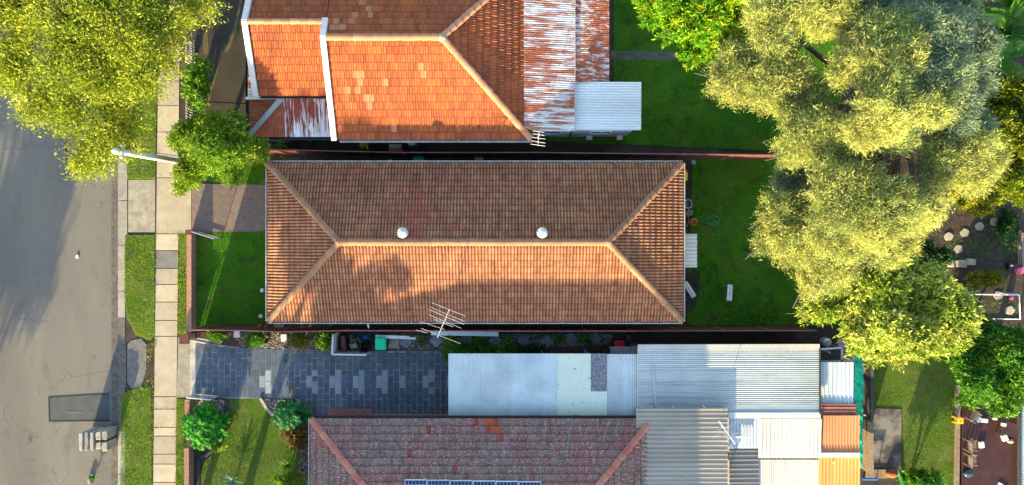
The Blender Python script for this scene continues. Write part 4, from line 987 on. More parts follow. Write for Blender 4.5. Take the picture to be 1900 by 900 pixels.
roofed('awning', 'amber ribbed awning roof at the bottom edge', 'awning', 1519, 1595, 848, 930, 2.4, 2.35, m_orangesheet2, 'y', .16, .018, 'trim', .64)
o = tag(MB().bar(P(1521, 844, 2.5), P(1595, 844, 2.5), .22, .08).bar(P(1525, 844, 1.2), P(1525, 844, 1.2)+Vector((0, 0, 1.3)), .06).bar(P(1590, 844, 0), P(1590, 844, 2.46), .06).build('white_beam', m_white), 'white beam dividing the orange awning from the amber one', 'beam')
roofed('shed', 'small shed with pale grey sheet roof beside the garage end', 'shed', 1522, 1583, 672, 750, 2.45, 2.4, m_greysheet, 'y', .22, .014, 'trim', .66, m_fibro)
bf = root('awning', 'short brown sloping flashing roof between grey shed and orange awning', 'awning', P(1554, 760, 0))
for x in (1526, 1583): MB().box(Vector(P(x, 760, 1.2)), (.07, .07, 2.4)).build('post', m_galv, bf)
sheets(bf, P(1521, 750, 2.5), P(1521, 771, 2.42), P(1588, 750, 2.5), m_brownflash, .2, .015, .6, 'trim')
# dark utility corner behind the garage
uc = root('storage_bay', 'dark open storage bay with grey frame behind the garage', 'storage', P(1552, 652, 0))
for a, b in (((1521, 648, 2.2), (1562, 645, 2.2)), ((1521, 671, 2.2), (1583, 669, 2.2)), ((1521, 648, 2.2), (1521, 671, 2.2)), ((1562, 646, 2.2), (1562, 671, 2.2)), ((1583, 634, 2.2), (1583, 670, 2.2))): MB().bar(P(*a), P(*b), .09, .07).build('frame_bar', m_galv, uc)
for x, y in ((1521, 648), (1562, 646), (1583, 669), (1583, 634)): MB().box(P(x, y, 1.1), (.07, .07, 2.2)).build('post', m_galv, uc)
MB().prism(Pp([(1522, 649), (1561, 648), (1561, 670), (1522, 670)], 1.6), 1.5, 1.54).build('mesh_panel', m_slate, uc)
for x, y in ((1524, 651), (1559, 651), (1559, 668), (1524, 668)): MB().box(P(x, y, .77), (.05, .05, 1.55)).build('leg', m_slate, uc)
pr = P(1537, 636, .6)
tag(MB().lathe((P(1537, 636, .6).x, P(1537, 636, .6).y, 0), [(.2, 0), (.22, .5), (.16, .55), (.1, .62), (.02, .62)], 14).build('drum', m_galv), 'round grey drum in the dark corner behind the garage', 'drum')
fz = tag(MB().box(P(1568, 644, .45), (.33, .72, .9), .12).build('white_cabinet', m_white), 'tall white cabinet standing tilted beside the storage bay', 'cabinet')
# green shade cloth fence on the right
gs = root('shade_fence', 'strip of bright green shade cloth between grey shed and turf', 'fence', P(1594, 755, 0))
for i, (a, b) in enumerate(((640, 690), (690, 745), (745, 800), (800, 868))):
    x0_, x1_ = (1585, 1602) if i < 2 else (1588, 1601)
    A1, A2 = P(x0_, a, 1.5), P(x1_, a, 1.35); B1, B2 = P(x0_, b, 1.5), P(x1_, b, 1.35)
    v = []; n_ = 9
    for k in range(n_):
        s_ = k/(n_-1); l_, r_ = A1.lerp(B1, s_), A2.lerp(B2, s_)
        for q in range(4): pq = l_.lerp(r_, q/3); v.append((pq.x, pq.y, pq.z+R.uniform(-.05, .05)))
    f = [(k*4+q, k*4+q+1, k*4+q+5, k*4+q+4) for k in range(n_-1) for q in range(3)]
    mk('cloth', v, f, m_green, gs)
    for pp in (A1, A2): MB().bar((pp.x, pp.y-.05, -.05), (pp.x, pp.y-.05, pp.z), .05).build('post', m_timberg, gs)
tf = root('timber_fence', 'low timber fence along the green shade cloth', 'fence', P(1604, 770, 0))
for a, b, m in ((655, 695, m_timberg), (696, 795, m_slate), (796, 872, m_timberg)):
    MB().bar(P(1604.5, a, .75), P(1604.5, b, .75), .14, 1.5).build('panel', m, tf)

# ================================================================== FENCES AND WALLS
def steel_fence(label, pts, h=1.8, bay=2.4):
    w0 = [P(x, y, h) for x, y in pts]
    t = root('steel_fence', label, 'fence', (w0[0].x, w0[0].y, 0))
    segs = []
    for a, b in zip(w0[:-1], w0[1:]):
        n = max(1, round((b-a).length/bay))
        for i in range(n): segs.append((a.lerp(b, i/n), a.lerp(b, (i+1)/n)))
    for i, (a, b) in enumerate(segs):
        d = (b-a).normalized(); s = Vector((-d.y, d.x, 0)); L = (b-a).length; v = []; k = int(L/.1)
        for j in range(k+1):
            o_ = s*(.014 if (j//1) % 2 else -.014)
            p_ = a.lerp(b, j/k)+o_; v += [(p_.x, p_.y, .02), (p_.x, p_.y, h-.03)]
        mk('panel', v, [(2*j, 2*j+2, 2*j+3, 2*j+1) for j in range(k)], m_fence, t)
        MB().bar((a.x, a.y, h-.015), (b.x, b.y, h-.015), .055, .04).build('rail', m_fencecap, t)
        MB().box((a.x, a.y, h/2+.01), (.07, .07, h+.04)).build('post', m_fencecap, t)
    return t
steel_fence('red brown steel fence between the terracotta house and the brown tiled house', [(430, 275), (515, 278), (745, 283), (1000, 283), (1450, 288)])
steel_fence('red brown steel fence between the brown tiled house and the paved driveway', [(353, 612.5), (450, 613.5), (520, 616), (640, 613.5), (1000, 614.5), (1515, 613.5)])
def brick_wall(label, xpx, ya, yb, h, wpx=9):
    t = root('brick_wall', label, 'wall', P(xpx, (ya+yb)/2, 0))
    A = P(xpx, ya, h); B = P(xpx, yb, h); wd = .24
    box_w(A.x-wd/2+.015, A.x+wd/2-.015, B.y, A.y, -.1, h-.09).build('wall_body', m_brick, t)
    n = int((A.y-B.y)/.086); mb = MB()
    for i in range(n): mb.box((A.x, B.y+.043+i*(A.y-B.y)/n, h-.05+R.uniform(-.004, .004)), (wd+R.uniform(-.012, .012), .074, .1))
    stuff(mb.build('cap_bricks', m_capbrick, t))
    MB().prism([(A.x-wd/2+.01, B.y+.01), (A.x+wd/2-.01, B.y+.01), (A.x+wd/2-.01, A.y-.01), (A.x-wd/2+.01, A.y-.01)], h-.095, h-.012).build('mortar', m_mortar, t)
    return t
brick_wall('low orange brick wall along the fenced front lawn', 350.5, 434, 617, .62)
brick_wall('short low brick wall beside the paved driveway entrance', 347, 742, 775, .62)
brick_wall('low pale brick wall beside the footpath at the bottom edge', 346, 832, 930, .62)
pl = root('brick_pillar', 'squat brick gate pillar with dark cap at the paved driveway', 'pillar', P(343, 631, 0))
p_ = P(343, 629, .8); MB().box((p_.x, p_.y, .38), (.38, .38, .86)).build('shaft', m_brick, pl); MB().prism([(p_.x-.24, p_.y-.24), (p_.x+.24, p_.y-.24), (p_.x+.24, p_.y+.24), (p_.x-.24, p_.y+.24)], .81, .9).build('cap', m_fence, pl)
pl = root('brick_pillar', 'small brick gate pillar with red cap beside the grey driveway', 'pillar', P(349, 432, 0))
p_ = P(349, 431, .75); MB().box((p_.x, p_.y, .33), (.27, .27, .76)).build('shaft', m_brick, pl); MB().box((p_.x, p_.y, .745), (.26, .26, .05)).build('cap', m_fence, pl)
def gate(label, a, b, h, m):
    A, B = P(a[0], a[1], h), P(b[0], b[1], h)
    t = root('metal_gate', label, 'gate', (A.x, A.y, 0))
    for z in (.12, h): MB().bar((A.x, A.y, z), (B.x, B.y, z), .05, .05).build('rail', m, t)
    n = max(3, int((B-A).length/.13))
    for i in range(n+1):
        q = A.lerp(B, i/n); MB().bar((q.x, q.y, .02 if i in (0, n) else .12), (q.x, q.y, h), .045 if i in (0, n) else .022).build('baluster', m, t)
gate('galvanised driveway gate swung open over the front lawn', (355, 430), (397, 443), .95, m_galv)
gate('white metal gate folded back against the garden bed by the fence', (353, 632), (381, 637), .95, m_whitemetal)
gate('silver metal gate standing open beside the philodendron bed', (346, 738), (390, 742), .95, m_alu)
def picket(label, xpx, ya, yb, h=1.0):
    A, B = P(xpx, ya, h), P(xpx, yb, h); t = root('picket_fence', label, 'fence', (A.x, (A.y+B.y)/2, 0))
    n = max(3, int(abs(A.y-B.y)/.13))
    for i in range(n+1):
        q = A.lerp(B, i/n); MB().box((q.x, q.y, h/2), (.03, .075, h)).build('picket', m_white, t)
    for z in (.25, .8): MB().bar((A.x+.04, A.y, z), (A.x+.04, B.y, z), .04, .07).build('rail', m_timber, t)
picket('white picket fence panel above the dark shrub by the footpath', 344, 72, 113); picket('white picket fence panel below the dark shrub, beside the small tree', 345, 183, 245)

# ================================================================== TREES
o_ = lambda px, py: tuple(P(px, py, 0)[:2])
tree('street_tree', 'large yellow green street tree hanging over the road', o_(262, 165),
     [clump(35, 55, 78, 7.2), clump(125, 35, 85, 7.8), clump(225, 45, 88, 8), clump(320, 25, 62, 7), clump(375, 15, 36, 6.2), clump(55, 130, 60, 6.5), clump(150, 130, 80, 7.5), clump(240, 125, 70, 7.2), clump(110, 195, 55, 6.2), clump(185, 215, 72, 6.4),
      clump(258, 190, 48, 6), clump(200, 280, 48, 5.6), clump(165, 305, 30, 5.2), clump(240, 250, 42, 5.4), clump(300, 70, 44, 6.2), clump(310, 120, 26, 5.6), clump(-20, -30, 80, 7.5), clump(90, -70, 90, 8), clump(210, -80, 90, 8), clump(330, -60, 70, 7)],
     135000, .16, .045, m_lf_street, 3000, .28, spray=.5, up=.25, outward=.6, shell=.4, seed=21, spread=.32, hemi=-.1)
tree('small_tree', 'small round bright green tree between the picket fence and grey driveway', o_(412, 285),
     [clump(358, 255, 36, 3.2), clump(418, 240, 40, 3.8), clump(372, 315, 40, 3.0), clump(440, 285, 42, 3.6), clump(482, 285, 24, 3.0), clump(345, 338, 22, 2.4), clump(398, 275, 46, 4.1), clump(430, 320, 28, 2.9), clump(390, 232, 26, 3.2)],
     62000, .11, .055, m_lf_small, 2600, .12, spray=.2, seed=22, shell=.5)
oak_y = [clump(1440, 40, 66, 7.6), clump(1525, 20, 60, 7.8), clump(1375, 140, 62, 6.2), clump(1440, 150, 66, 6.8), clump(1350, 150, 40, 5.8), clump(1490, 195, 52, 7), clump(1640, 105, 72, 9.2), clump(1575, 120, 40, 8.4), clump(1625, 205, 72, 9.3), clump(1690, 220, 66, 9),
         clump(1490, 250, 56, 7.4), clump(1460, 285, 30, 6.6), clump(1560, 265, 52, 8), clump(1785, 290, 62, 7.4), clump(1820, 300, 36, 6.6), clump(1740, 300, 50, 7.6), clump(1432, 395, 40, 5.8), clump(1475, 430, 52, 6), clump(1430, 440, 30, 5.4),
         clump(1570, 370, 74, 8.2), clump(1640, 380, 76, 8.6), clump(1690, 375, 52, 8), clump(1555, 425, 62, 7.2), clump(1620, 440, 56, 7.2), clump(1535, 495, 46, 5.8), clump(1500, 515, 34, 5), clump(1660, 420, 46, 7.2)]
oak_b = [clump(1730, 60, 66, 8.8), clump(1790, 85, 48, 8), clump(1745, 140, 64, 8.8), clump(1690, 60, 50, 8.8), clump(1600, 30, 46, 7.6), clump(1800, 150, 36, 7.4), clump(1765, 205, 46, 8), clump(1700, 150, 50, 9), clump(1480, 340, 36, 4.6), clump(1770, -20, 60, 8.4), clump(1640, -30, 60, 8.2), clump(1800, 240, 36, 7.2)]
so_t = tree('feathery_tree', 'huge feathery olive and blue green tree over the back yards', o_(1590, 250), oak_y, 600000, .155, .025, m_lf_oak, 11000, .42, spray=.34, sub=10, tri=True, seed=23, outward=.95, up=.35, shell=.5, spread=.30, hemi=-.15)
fob = foliage('crown', so_t, oak_b, 240000, .15, .025, m_lf_oakb, 4600, spray=.32, tri=True, seed=24, outward=.95, up=.35, shell=.5, spread=.30, hemi=-.15, sub=7)
tree('bright_tree', 'bright lime green tree with drooping leaf stars at the top edge', o_(1300, -10),
     [clump(1230, 20, 42, 5.2), clump(1285, 40, 60, 6), clump(1335, 45, 52, 6), clump(1290, 85, 34, 5), clump(1345, 85, 30, 5), clump(1310, 10, 60, 6.4), clump(1370, 20, 40, 5.8), clump(1250, -40, 60, 6.2), clump(1340, -50, 60, 6.4), clump(1205, 5, 24, 4.6), clump(1325, 105, 20, 4.4)],
     50000, .24, .06, m_lf_bright, 2300, .17, spray=.17, droop=.25, seed=25, shell=.55, spread=.22)
tree('broadleaf_tree', 'dense yellow edged leafy tree overhanging the turf lawn', o_(1660, 575),
     [clump(1530, 565, 40, 4.4), clump(1585, 545, 60, 5.2), clump(1655, 530, 62, 5.8), clump(1715, 545, 52, 5.6), clump(1765, 580, 46, 5), clump(1600, 600, 60, 5.2), clump(1675, 600, 66, 6), clump(1740, 620, 50, 5), clump(1625, 645, 34, 4.4), clump(1690, 640, 40, 4.6), clump(1800, 605, 22, 4.2), clump(1500, 580, 26, 3.8), clump(1660, 665, 16, 3.8), clump(1575, 625, 30, 4.2), clump(1780, 555, 20, 4.6)],
     52000, .2, .07, m_lf_citrus, 2300, .2, spray=.21, droop=.12, seed=26, shell=.5, spread=.28)
tree('leafy_tree', 'mid green tree with hand shaped leaves overhanging the dark deck', o_(1830, 680),
     [clump(1800, 660, 38, 3.6), clump(1850, 650, 46, 4), clump(1880, 690, 44, 4.4), clump(1830, 705, 42, 4.2), clump(1860, 735, 34, 3.8), clump(1800, 700, 30, 3.2), clump(1790, 635, 24, 3), clump(1895, 630, 30, 3.6), clump(1795, 740, 16, 2.6), clump(1905, 720, 36, 4.2), clump(1830, 620, 26, 3)],
     40000, .23, .07, m_lf_mid, 1900, .15, spray=.18, droop=.2, seed=27, shell=.5, spread=.24)
tree('yellow_tree', 'yellow green tree on the right edge below the banana plants', o_(1870, 270),
     [clump(1840, 190, 34, 4.6), clump(1880, 180, 40, 5), clump(1860, 240, 44, 5), clump(1895, 270, 40, 5.2), clump(1850, 300, 30, 4.6), clump(1890, 330, 40, 4.8), clump(1840, 350, 22, 3.8), clump(1880, 355, 24, 4), clump(1920, 220, 40, 5), clump(1905, 370, 22, 4)],
     42000, .16, .07, m_lf_yell, 1700, .16, spray=.22, seed=28, shell=.5)
tree('sapling', 'small yellow tipped sapling at the edge of the feathery tree', o_(1800, 375), [clump(1795, 360, 30, 2.6), clump(1815, 380, 24, 2.2), clump(1790, 385, 20, 2), clump(1770, 350, 22, 2.8)], 9000, .13, .065, m_lf_yell, 420, .06, spray=.16, seed=29)
for i, (x, y, z, lb) in enumerate(((1800, 25, 3.6, 'banana plant with upright leaves beside the feathery tree'), (1862, 60, 4.0, 'tall banana plant with long arching leaves at the top right corner'), (1872, 10, 3.4, 'banana plant half cut by the top edge of the picture'))):
    rosette('banana_plant', lb, x, y, z, 10, 2.6, .55, m_lf_banana, (.25, 1.0), .42, 8, 'banana plant', True, True)
rosette('banana_plant', 'lower banana plant with dark drooping leaves under the feathery tree', 1835, 110, 2.8, 8, 2.3, .55, m_lf_banana, (.1, .8), .4, 8, 'banana plant', True, True)
shrub('shrub', 'dark glossy shrub between the two white picket panels', 358, 150, 32, 1.9, 5200, .16, .07, m_lf_mid, ry=58, shell=.2)
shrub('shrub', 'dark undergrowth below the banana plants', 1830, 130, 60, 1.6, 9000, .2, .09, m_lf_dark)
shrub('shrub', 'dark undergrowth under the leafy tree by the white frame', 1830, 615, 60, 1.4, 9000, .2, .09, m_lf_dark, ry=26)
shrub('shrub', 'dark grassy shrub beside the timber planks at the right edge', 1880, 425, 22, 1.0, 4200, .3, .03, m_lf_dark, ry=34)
shrub('shrub', 'olive fern like shrub between garden stones and white frame', 1832, 516, 34, .7, 2600, .2, .05, m_lf_olive, ry=22)
shrub('shrub', 'bright green hedge shrub at the bottom edge of the turf', 1722, 900, 52, 1.5, 9000, .11, .06, m_lf_shrub, ry=22)
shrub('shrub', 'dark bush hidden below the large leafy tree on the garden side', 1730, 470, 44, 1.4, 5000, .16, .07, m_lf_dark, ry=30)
# plants along the fence bed
shrub('shrub', 'small yellow green shrub next to the white folded gate', 402, 620, 19, .7, 2600, .13, .04, m_lf_shrub, ry=13)
shrub('shrub', 'spiky yellow green shrub left of the dark round pot', 472, 628, 19, .8, 2800, .16, .035, m_lf_shrub, ry=16)
shrub('shrub', 'olive clipped shrub right of the white tile', 552, 632, 21, .8, 3600, .07, .04, m_lf_olive, ry=18)
shrub('shrub', 'leafy green shrub against the white bin enclosure', 601, 628, 20, .8, 2400, .17, .07, m_lf_mid, ry=18)
shrub('hedge', 'leafy green shrub at the open end of the carport', 838, 648, 20, 1.3, 3400, .11, .06, m_lf_shrub, ry=24, cat='hedge')
shrub('hedge', 'low hedge along the top edge of the silver carport sheets', 905, 650, 62, 1.0, 6500, .12, .06, m_lf_mid, ry=12, cat='hedge')
shrub('hedge', 'dark end of the hedge behind the cream carport sheets', 985, 652, 36, .9, 2800, .12, .06, m_lf_dark, ry=11, cat='hedge')
for x, y, l in ((890, 628, 'small tufted plant between the first grey stepping stones'), (943, 632, 'grassy tuft beside the folded grey stepping stone'), (783, 632, 'tiny green plant between gravel and stepping stone'), (1038, 630, 'spiky grass plant right of the sixth stepping stone'), (1078, 628, 'bright green strappy plant near the carport end'), (1090, 634, 'strappy green plant nearest the red tub')):
    rosette('strappy_plant', l, x, y, .15, 22, .36, .045, m_lf_mid, (.3, 1.2), .35)
def lobed_clump(name, label, px, py, rpx, z, n, L, W, mat, ry=None, per=8):
    s_ = (H-z)/F; p = P(px, py, z); t = root(name, label, 'shrub', (p.x, p.y, 0)); rr = random.Random(int(px*5+py)); RX, RY = rpx*s_-L*.5, (ry or rpx)*s_-L*.5
    mb = MB(); st_ = MB(); rn = []
    for i in range(n):
        a = rr.uniform(0, 6.28); q = math.sqrt(rr.random()); cx, cy = p.x+math.cos(a)*RX*q, p.y+math.sin(a)*RY*q; cz = z*(1-.65*q*q)*rr.uniform(.8, 1.0)
        st_.tube([(p.x+(cx-p.x)*.3, p.y+(cy-p.y)*.3, -.03), (cx, cy, cz)], [.03, .015], 5)
        col = rr.random()
        for k in range(per):
            az = k*2.4+rr.uniform(-.3, .3); e = rr.uniform(-.1, .9); ll_ = L*rr.uniform(.7, 1.15); pos = Vector((cx, cy, cz)); rows = []; segs = 9
            for m_ in range(segs+1):
                f = m_/segs; wd = W*(math.sin(math.pi*min(1, .1+f*.88))**.6)*((1.0 if m_ % 2 else .38) if m_ < segs else .05)
                d = Vector((math.cos(az)*math.cos(e), math.sin(az)*math.cos(e), math.sin(e))); sd_ = Vector((-math.sin(az), math.cos(az), 0))
                fwd = d*(wd*.25 if m_ % 2 else 0)
                rows += [tuple(pos-sd_*wd/2+fwd+Vector((0, 0, wd*.15))), tuple(pos), tuple(pos+sd_*wd/2+fwd+Vector((0, 0, wd*.15)))]; pos = pos+d*ll_/segs; e -= .16
                pos.z = max(pos.z, .06)
            mb.add(rows, [(3*m_, 3*m_+1, 3*m_+4, 3*m_+3) for m_ in range(segs)]+[(3*m_+1, 3*m_+2, 3*m_+5, 3*m_+4) for m_ in range(segs)]); rn += [min(.99, col*.5+rr.random()*.5)]*len(rows)
    st_.build('stem', m_trunk, t, True)
    mk('foliage', mb.v, mb.f, mat, t, attrs={'rnd': rn})
# front garden of the lichen roofed house
lobed_clump('philodendron', 'big glossy green philodendron clump on the brick wall', 368, 798, 46, 1.4, 46, .48, .26, m_lf_philo, ry=47)
shrub('shrub', 'small lime leaved shrub at the foot of the philodendron', 400, 826, 13, .5, 700, .14, .06, m_lf_yucca, ry=14)
rosette('agave', 'blue green agave rosette above the philodendron clump', 384, 762, .25, 22, .42, .07, m_lf_agave, (.15, 1.2), .12)
lobed_clump('philodendron', 'teal green lobed leaf clump between lawn and paved driveway', 536, 777, 38, 1.1, 30, .48, .26, m_lf_teal, ry=31)
shrub('shrub', 'bronze red shrub beside the lichen roof corner', 552, 812, 26, 1.0, 3800, .12, .06, m_lf_red, ry=24)
rosette('yucca', 'round spiky lime green yucca on the garden lawn edge', 535, 862, .7, 90, .66, .035, m_lf_yucca, (-.1, 1.4), .12)
shrub('shrub', 'dense dark green bush cut by the bottom edge near the yucca', 540, 896, 34, 1.0, 6000, .09, .05, m_lf_mid, ry=16)
rosette('agave', 'dark grey green agave at the bottom of the garden lawn', 433, 893, .3, 26, .6, .07, m_lf_agave, (.1, 1.1), .15)
rosette('strappy_plant', 'bright yellow green rosette below the terracotta eave', 677, 268, 1.2, 20, .34, .10, m_lf_yucca, (.1, 1.2), .3)
rosette('strappy_plant', 'thin palm like plant beside the rusty veranda', 520, 266, 1.2, 16, .55, .05, m_lf_mid, (.0, 1.0), .3)
rosette('weed', 'small leafy weed growing in the gutter at the bottom', 174, 884, .08, 12, .3, .09, m_weed, (.3, 1.2), .3)

# ================================================================== SMALL THINGS
# property pole
pb = P(343, 301, 0); pt = P(214, 280, 7.0)
pole = root('power_pole', 'pale round power pole leaning over the footpath into the small tree', 'pole', (pb.x, pb.y, 0))
MB().tube([(pb.x, pb.y, -.1), (pb.x*.35+pt.x*.65, pb.y*.35+pt.y*.65, 4.5), (pt.x, pt.y, 7.0)], [.16, .14, .125], 14).build('shaft', M('pole_paint', (.5, .53, .5), (.4, .43, .41), 3, rough=.5, fine=.15), pole, True)
MB().lathe((pt.x, pt.y, 6.97), [(.14, 0), (.14, .08), (.1, .12), (.01, .13)], 14).build('cap', m_white, pole, True)
d_ = Vector((pt.x, pt.y, 6.75))
MB().bar(d_+Vector((.16, -.28, 0)), d_+Vector((.16, .28, 0)), .07, .08).build('crossarm', m_galv, pole)
for k in (-.24, 0, .24): MB().lathe(d_+Vector((.16, k, .04)), [(.035, 0), (.055, .03), (.035, .06), (.05, .09), (.02, .13)], 8).build('insulator', m_white, pole, True)
MB().tube([d_+Vector((.16, .2, -.1)), d_+Vector((.9, .35, -1.2)), (pb.x*.5+pt.x*.5+.1, pb.y*.5+pt.y*.5+.2, 3.5), (pb.x+.2, pb.y+.2, .5)], .015, 5).build('cable', m_dark, pole)
# upright slab stack in the gutter
st = root('slab_stack', 'stack of pale weathered stone slabs standing on edge in the gutter', 'stone slabs', P(180, 815, -.12))
xs_ = [150, 160, 170, 182, 194]
for i, x in enumerate(xs_):
    for r_ in range(2 if i > 2 else 1):
        y_a, y_b = (801, 838) if i < 3 else ((799, 818) if r_ == 0 else (819, 838-2*(i % 2)))
        z = 1.05-.06*i+R.uniform(-.05, .05); wpx = 8.5 if i < 3 else 11
        pol = Pp([(x-wpx/2+R.uniform(0, 1), y_a+R.uniform(0, 3)), (x+wpx/2-R.uniform(0, 1.5), y_a+R.uniform(0, 2)), (x+wpx/2-R.uniform(0, 1), (y_a+y_b)/2), (x+wpx/2-R.uniform(0, 3), y_b-R.uniform(0, 3)), (x-wpx/2+R.uniform(0, 2), y_b-R.uniform(0, 5)), (x-wpx/2, (y_a+y_b)/2)], z)
        sl = MB().prism(pol, -.12, z).build('slab', m_rock, st)
        bv = sl.modifiers.new('b', 'BEVEL'); bv.width = .03; bv.segments = 2
tag(MB().box(P(165, 893, .05)+Vector((0, 0, -.1)), (.14, .3, .26), .3).build('stone_block', m_rock), 'small pale stone beside the gutter weed at the bottom', 'stone')
# TV antennas
def antenna(label, z, boom, els, mast_px, mast_base_z, m=m_alu, r=.016):
    mp = P(mast_px[0], mast_px[1], z); t = root('antenna', label, 'antenna', (mp.x, mp.y, mast_base_z))
    MB().tube([(mp.x, mp.y, mast_base_z-.05), (mp.x, mp.y, z+.1)], .018, 7).build('mast', m, t)
    MB().tube([P(boom[0][0], boom[0][1], z), P(boom[1][0], boom[1][1], z)], .02, 6).build('boom', m, t)
    for a, b in els: MB().tube([P(a[0], a[1], z+.02), P(b[0], b[1], z+.02)], r, 5).build('element', m, t)
    return t
q = lambda x, y: (480+x/4.524, 560+y/4.524)
za = 5.4; mpp = P(822, 600, za)
zb_ = ZE+max(0, (mpp.y-Y0))*math.tan(math.radians(22.5))
antenna('white TV antenna with many thin rods over the brown roof edge', za, (q(1500, 300), q(1600, 65)), [(q(1455, 8), q(1735, 120)), (q(1443, 47), q(1730, 165)), (q(1430, 65), q(1725, 190)), (q(1432, 110), q(1700, 222)), (q(1475, 148), q(1632, 210)), (q(1355, 165), q(1560, 232)), (q(1365, 222), q(1695, 352)), (q(1320, 237), q(1415, 262))], (823, 598), zb_, r=.0075)
q = lambda x, y: (860+x/4.32, 220+y/4.32)
antenna('small TV antenna at the corner of the terracotta roof', 4.6, (q(608, 95), q(597, 215)), [(q(562, 100), q(645, 110)), (q(555, 122), q(650, 135)), (q(553, 150), q(655, 164)), (q(545, 178), q(655, 196)), (q(537, 203), q(655, 221))], q(606, 118), 2.95, m_alu, .011)
q = lambda x, y: (1300+x/7.5, 740+y/7.5)
antenna('TV antenna with short angled rods between the beige and grey roofs', 4.6, (q(255, 310), q(480, 625)), [(q(240, 325), q(280, 300)), (q(275, 375), q(315, 345)), (q(305, 420), q(350, 385)), (q(330, 460), q(385, 430)), (q(350, 480), q(420, 440)), (q(335, 525), q(450, 460)), (q(340, 560), q(490, 465)), (q(325, 605), q(520, 468)), (q(175, 545), q(295, 468)), (q(375, 410), q(520, 312)), (q(355, 695), q(590, 525))], q(385, 540), 2.4, m_alu, .008)
tag(MB().bar(P(1358, 811, 2.72), P(1393, 811, 2.72), .1, .1).build('pale_bar', m_zinc), 'pale blue metal bar lying on the grey shed roof', 'metal bar')
# bin enclosure and bins
be = root('bin_enclosure', 'white walled bin enclosure full of scrap beside the fence', 'enclosure', P(652, 636, 0))
MB().bar(P(624, 617, .7), P(622.5, 654, .7), .07, 1.4).build('side_wall', m_white, be); MB().bar(P(622, 654, .65), P(684, 655, .65), .07, 1.3).build('front_wall', m_white, be)
MB().prism(Pp([(625, 618), (684, 618), (684, 653), (625, 653)]), 0, .03).build('floor', m_black, be)
tag(MB().box(P(640, 635, .4)+Vector((0, 0, 0)), (.2, .75, .8), .08).build('brown_panel', m_fence), 'dark red panel standing inside the bin enclosure', 'panel')
mb = MB(); rr = random.Random(3)
for i in range(16):
    a = P(rr.uniform(646, 672), rr.uniform(620, 650), rr.uniform(.05, .5)); b = P(rr.uniform(646, 672), rr.uniform(620, 650), rr.uniform(.05, .6)); mb.bar(a, b, rr.uniform(.02, .06))
tag(mb.build('scrap_heap', m_timberg), 'tangle of scrap sticks and rods inside the bin enclosure', 'scrap')
v = []; rr = random.Random(5)
for i in range(6):
    for j in range(6):
        p = P(671+i*2.8, 620+j*2.4, .7); v.append((p.x, p.y, .25+.5*math.sin(math.pi*(i+.5)/6)*math.sin(math.pi*(j+.5)/6)+rr.uniform(-.08, .08)))
tag(mk('tarp', v, [(i*6+j, i*6+j+1, (i+1)*6+j+1, (i+1)*6+j) for i in range(5) for j in range(5)], m_blue), 'crumpled bright blue tarp in the bin enclosure', 'tarp')
tag(MB().lathe(P(680, 641, 0)+Vector((0, 0, .03)), [(.2, 0), (.26, .62), (.28, .64), (.25, .64), (.21, .1), (.01, .09)], 18).build('black_tub', m_black, None, True), 'round black tub in the bin enclosure next to the green bin', 'tub')
tag(MB().box(P(656, 642, .3), (.34, .24, .04), .2).box(P(656, 642, .14), (.3, .2, .28), .2).build('white_box', m_white), 'small white box inside the bin enclosure', 'box')
def wheelie(label, px, py, wd, dp, h, lid, body):
    p = P(px, py, h); t = root('wheelie_bin', label, 'bin', (p.x, p.y, 0))
    pol = lambda s, y0=0: [(p.x-wd/2*s, p.y-dp/2*s), (p.x+wd/2*s, p.y-dp/2*s), (p.x+wd/2*s, p.y+dp/2*s), (p.x-wd/2*s, p.y+dp/2*s)]
    a, b = pol(.72), pol(.96)
    MB().add([(x, y, .04) for x, y in a]+[(x, y, h-.06) for x, y in b], [(3, 2, 1, 0), (4, 5, 6, 7)]+[(i, (i+1) % 4, 4+(i+1) % 4, 4+i) for i in range(4)]).build('body', body, t)
    c = .06; w2, d2 = wd/2, dp/2; oc = [(-w2+c, -d2), (w2-c, -d2), (w2, -d2+c), (w2, d2-c), (w2-c, d2), (-w2+c, d2), (-w2, d2-c), (-w2, -d2+c)]
    l = MB().prism([(p.x+x, p.y+y) for x, y in oc], h-.06, h-.02).prism([(p.x+x*.82, p.y+y*.82) for x, y in oc], h-.02, h+.02).build('lid', lid, t)
    MB().bar((p.x-w2*.8, p.y+d2+.05, h-.06), (p.x+w2*.8, p.y+d2+.05, h-.06), .035).bar((p.x-w2*.6, p.y+d2, h-.06), (p.x-w2*.6, p.y+d2+.05, h-.06), .05).bar((p.x+w2*.6, p.y+d2, h-.06), (p.x+w2*.6, p.y+d2+.05, h-.06), .05).build('handle', lid, t)
    for s in (-1, 1): MB().tube([(p.x+s*w2*.75, p.y+d2*.6, .1), (p.x+s*w2*.95, p.y+d2*.6, .1)], .1, 12).build('wheel', m_black, t)
wheelie('bright green lidded wheelie bin on the paved driveway edge', 706, 638, .55, .62, 1.05, m_bingreen, m_bindark)
wheelie('yellow lidded bin tucked behind the brown house', 1268, 327, .44, .48, 1.0, m_yellow, m_bindark)
wheelie('green lidded bin half hidden under the brown roof eave', 776, 301, .58, .5, 1.0, M('bin_green_dark', (.0, .22, .10), None, 4, rough=.4), m_bindark)
tag(MB().bar(P(723, 297, .6), P(730, 302, .6), .1, .1).bar(P(723, 297, 0), P(723, 297, .6), .06).bar(P(730, 302, 0), P(730, 302, .6), .06).build('white_pipe', m_white), 'short white pipe poking out from under the brown eave', 'pipe')
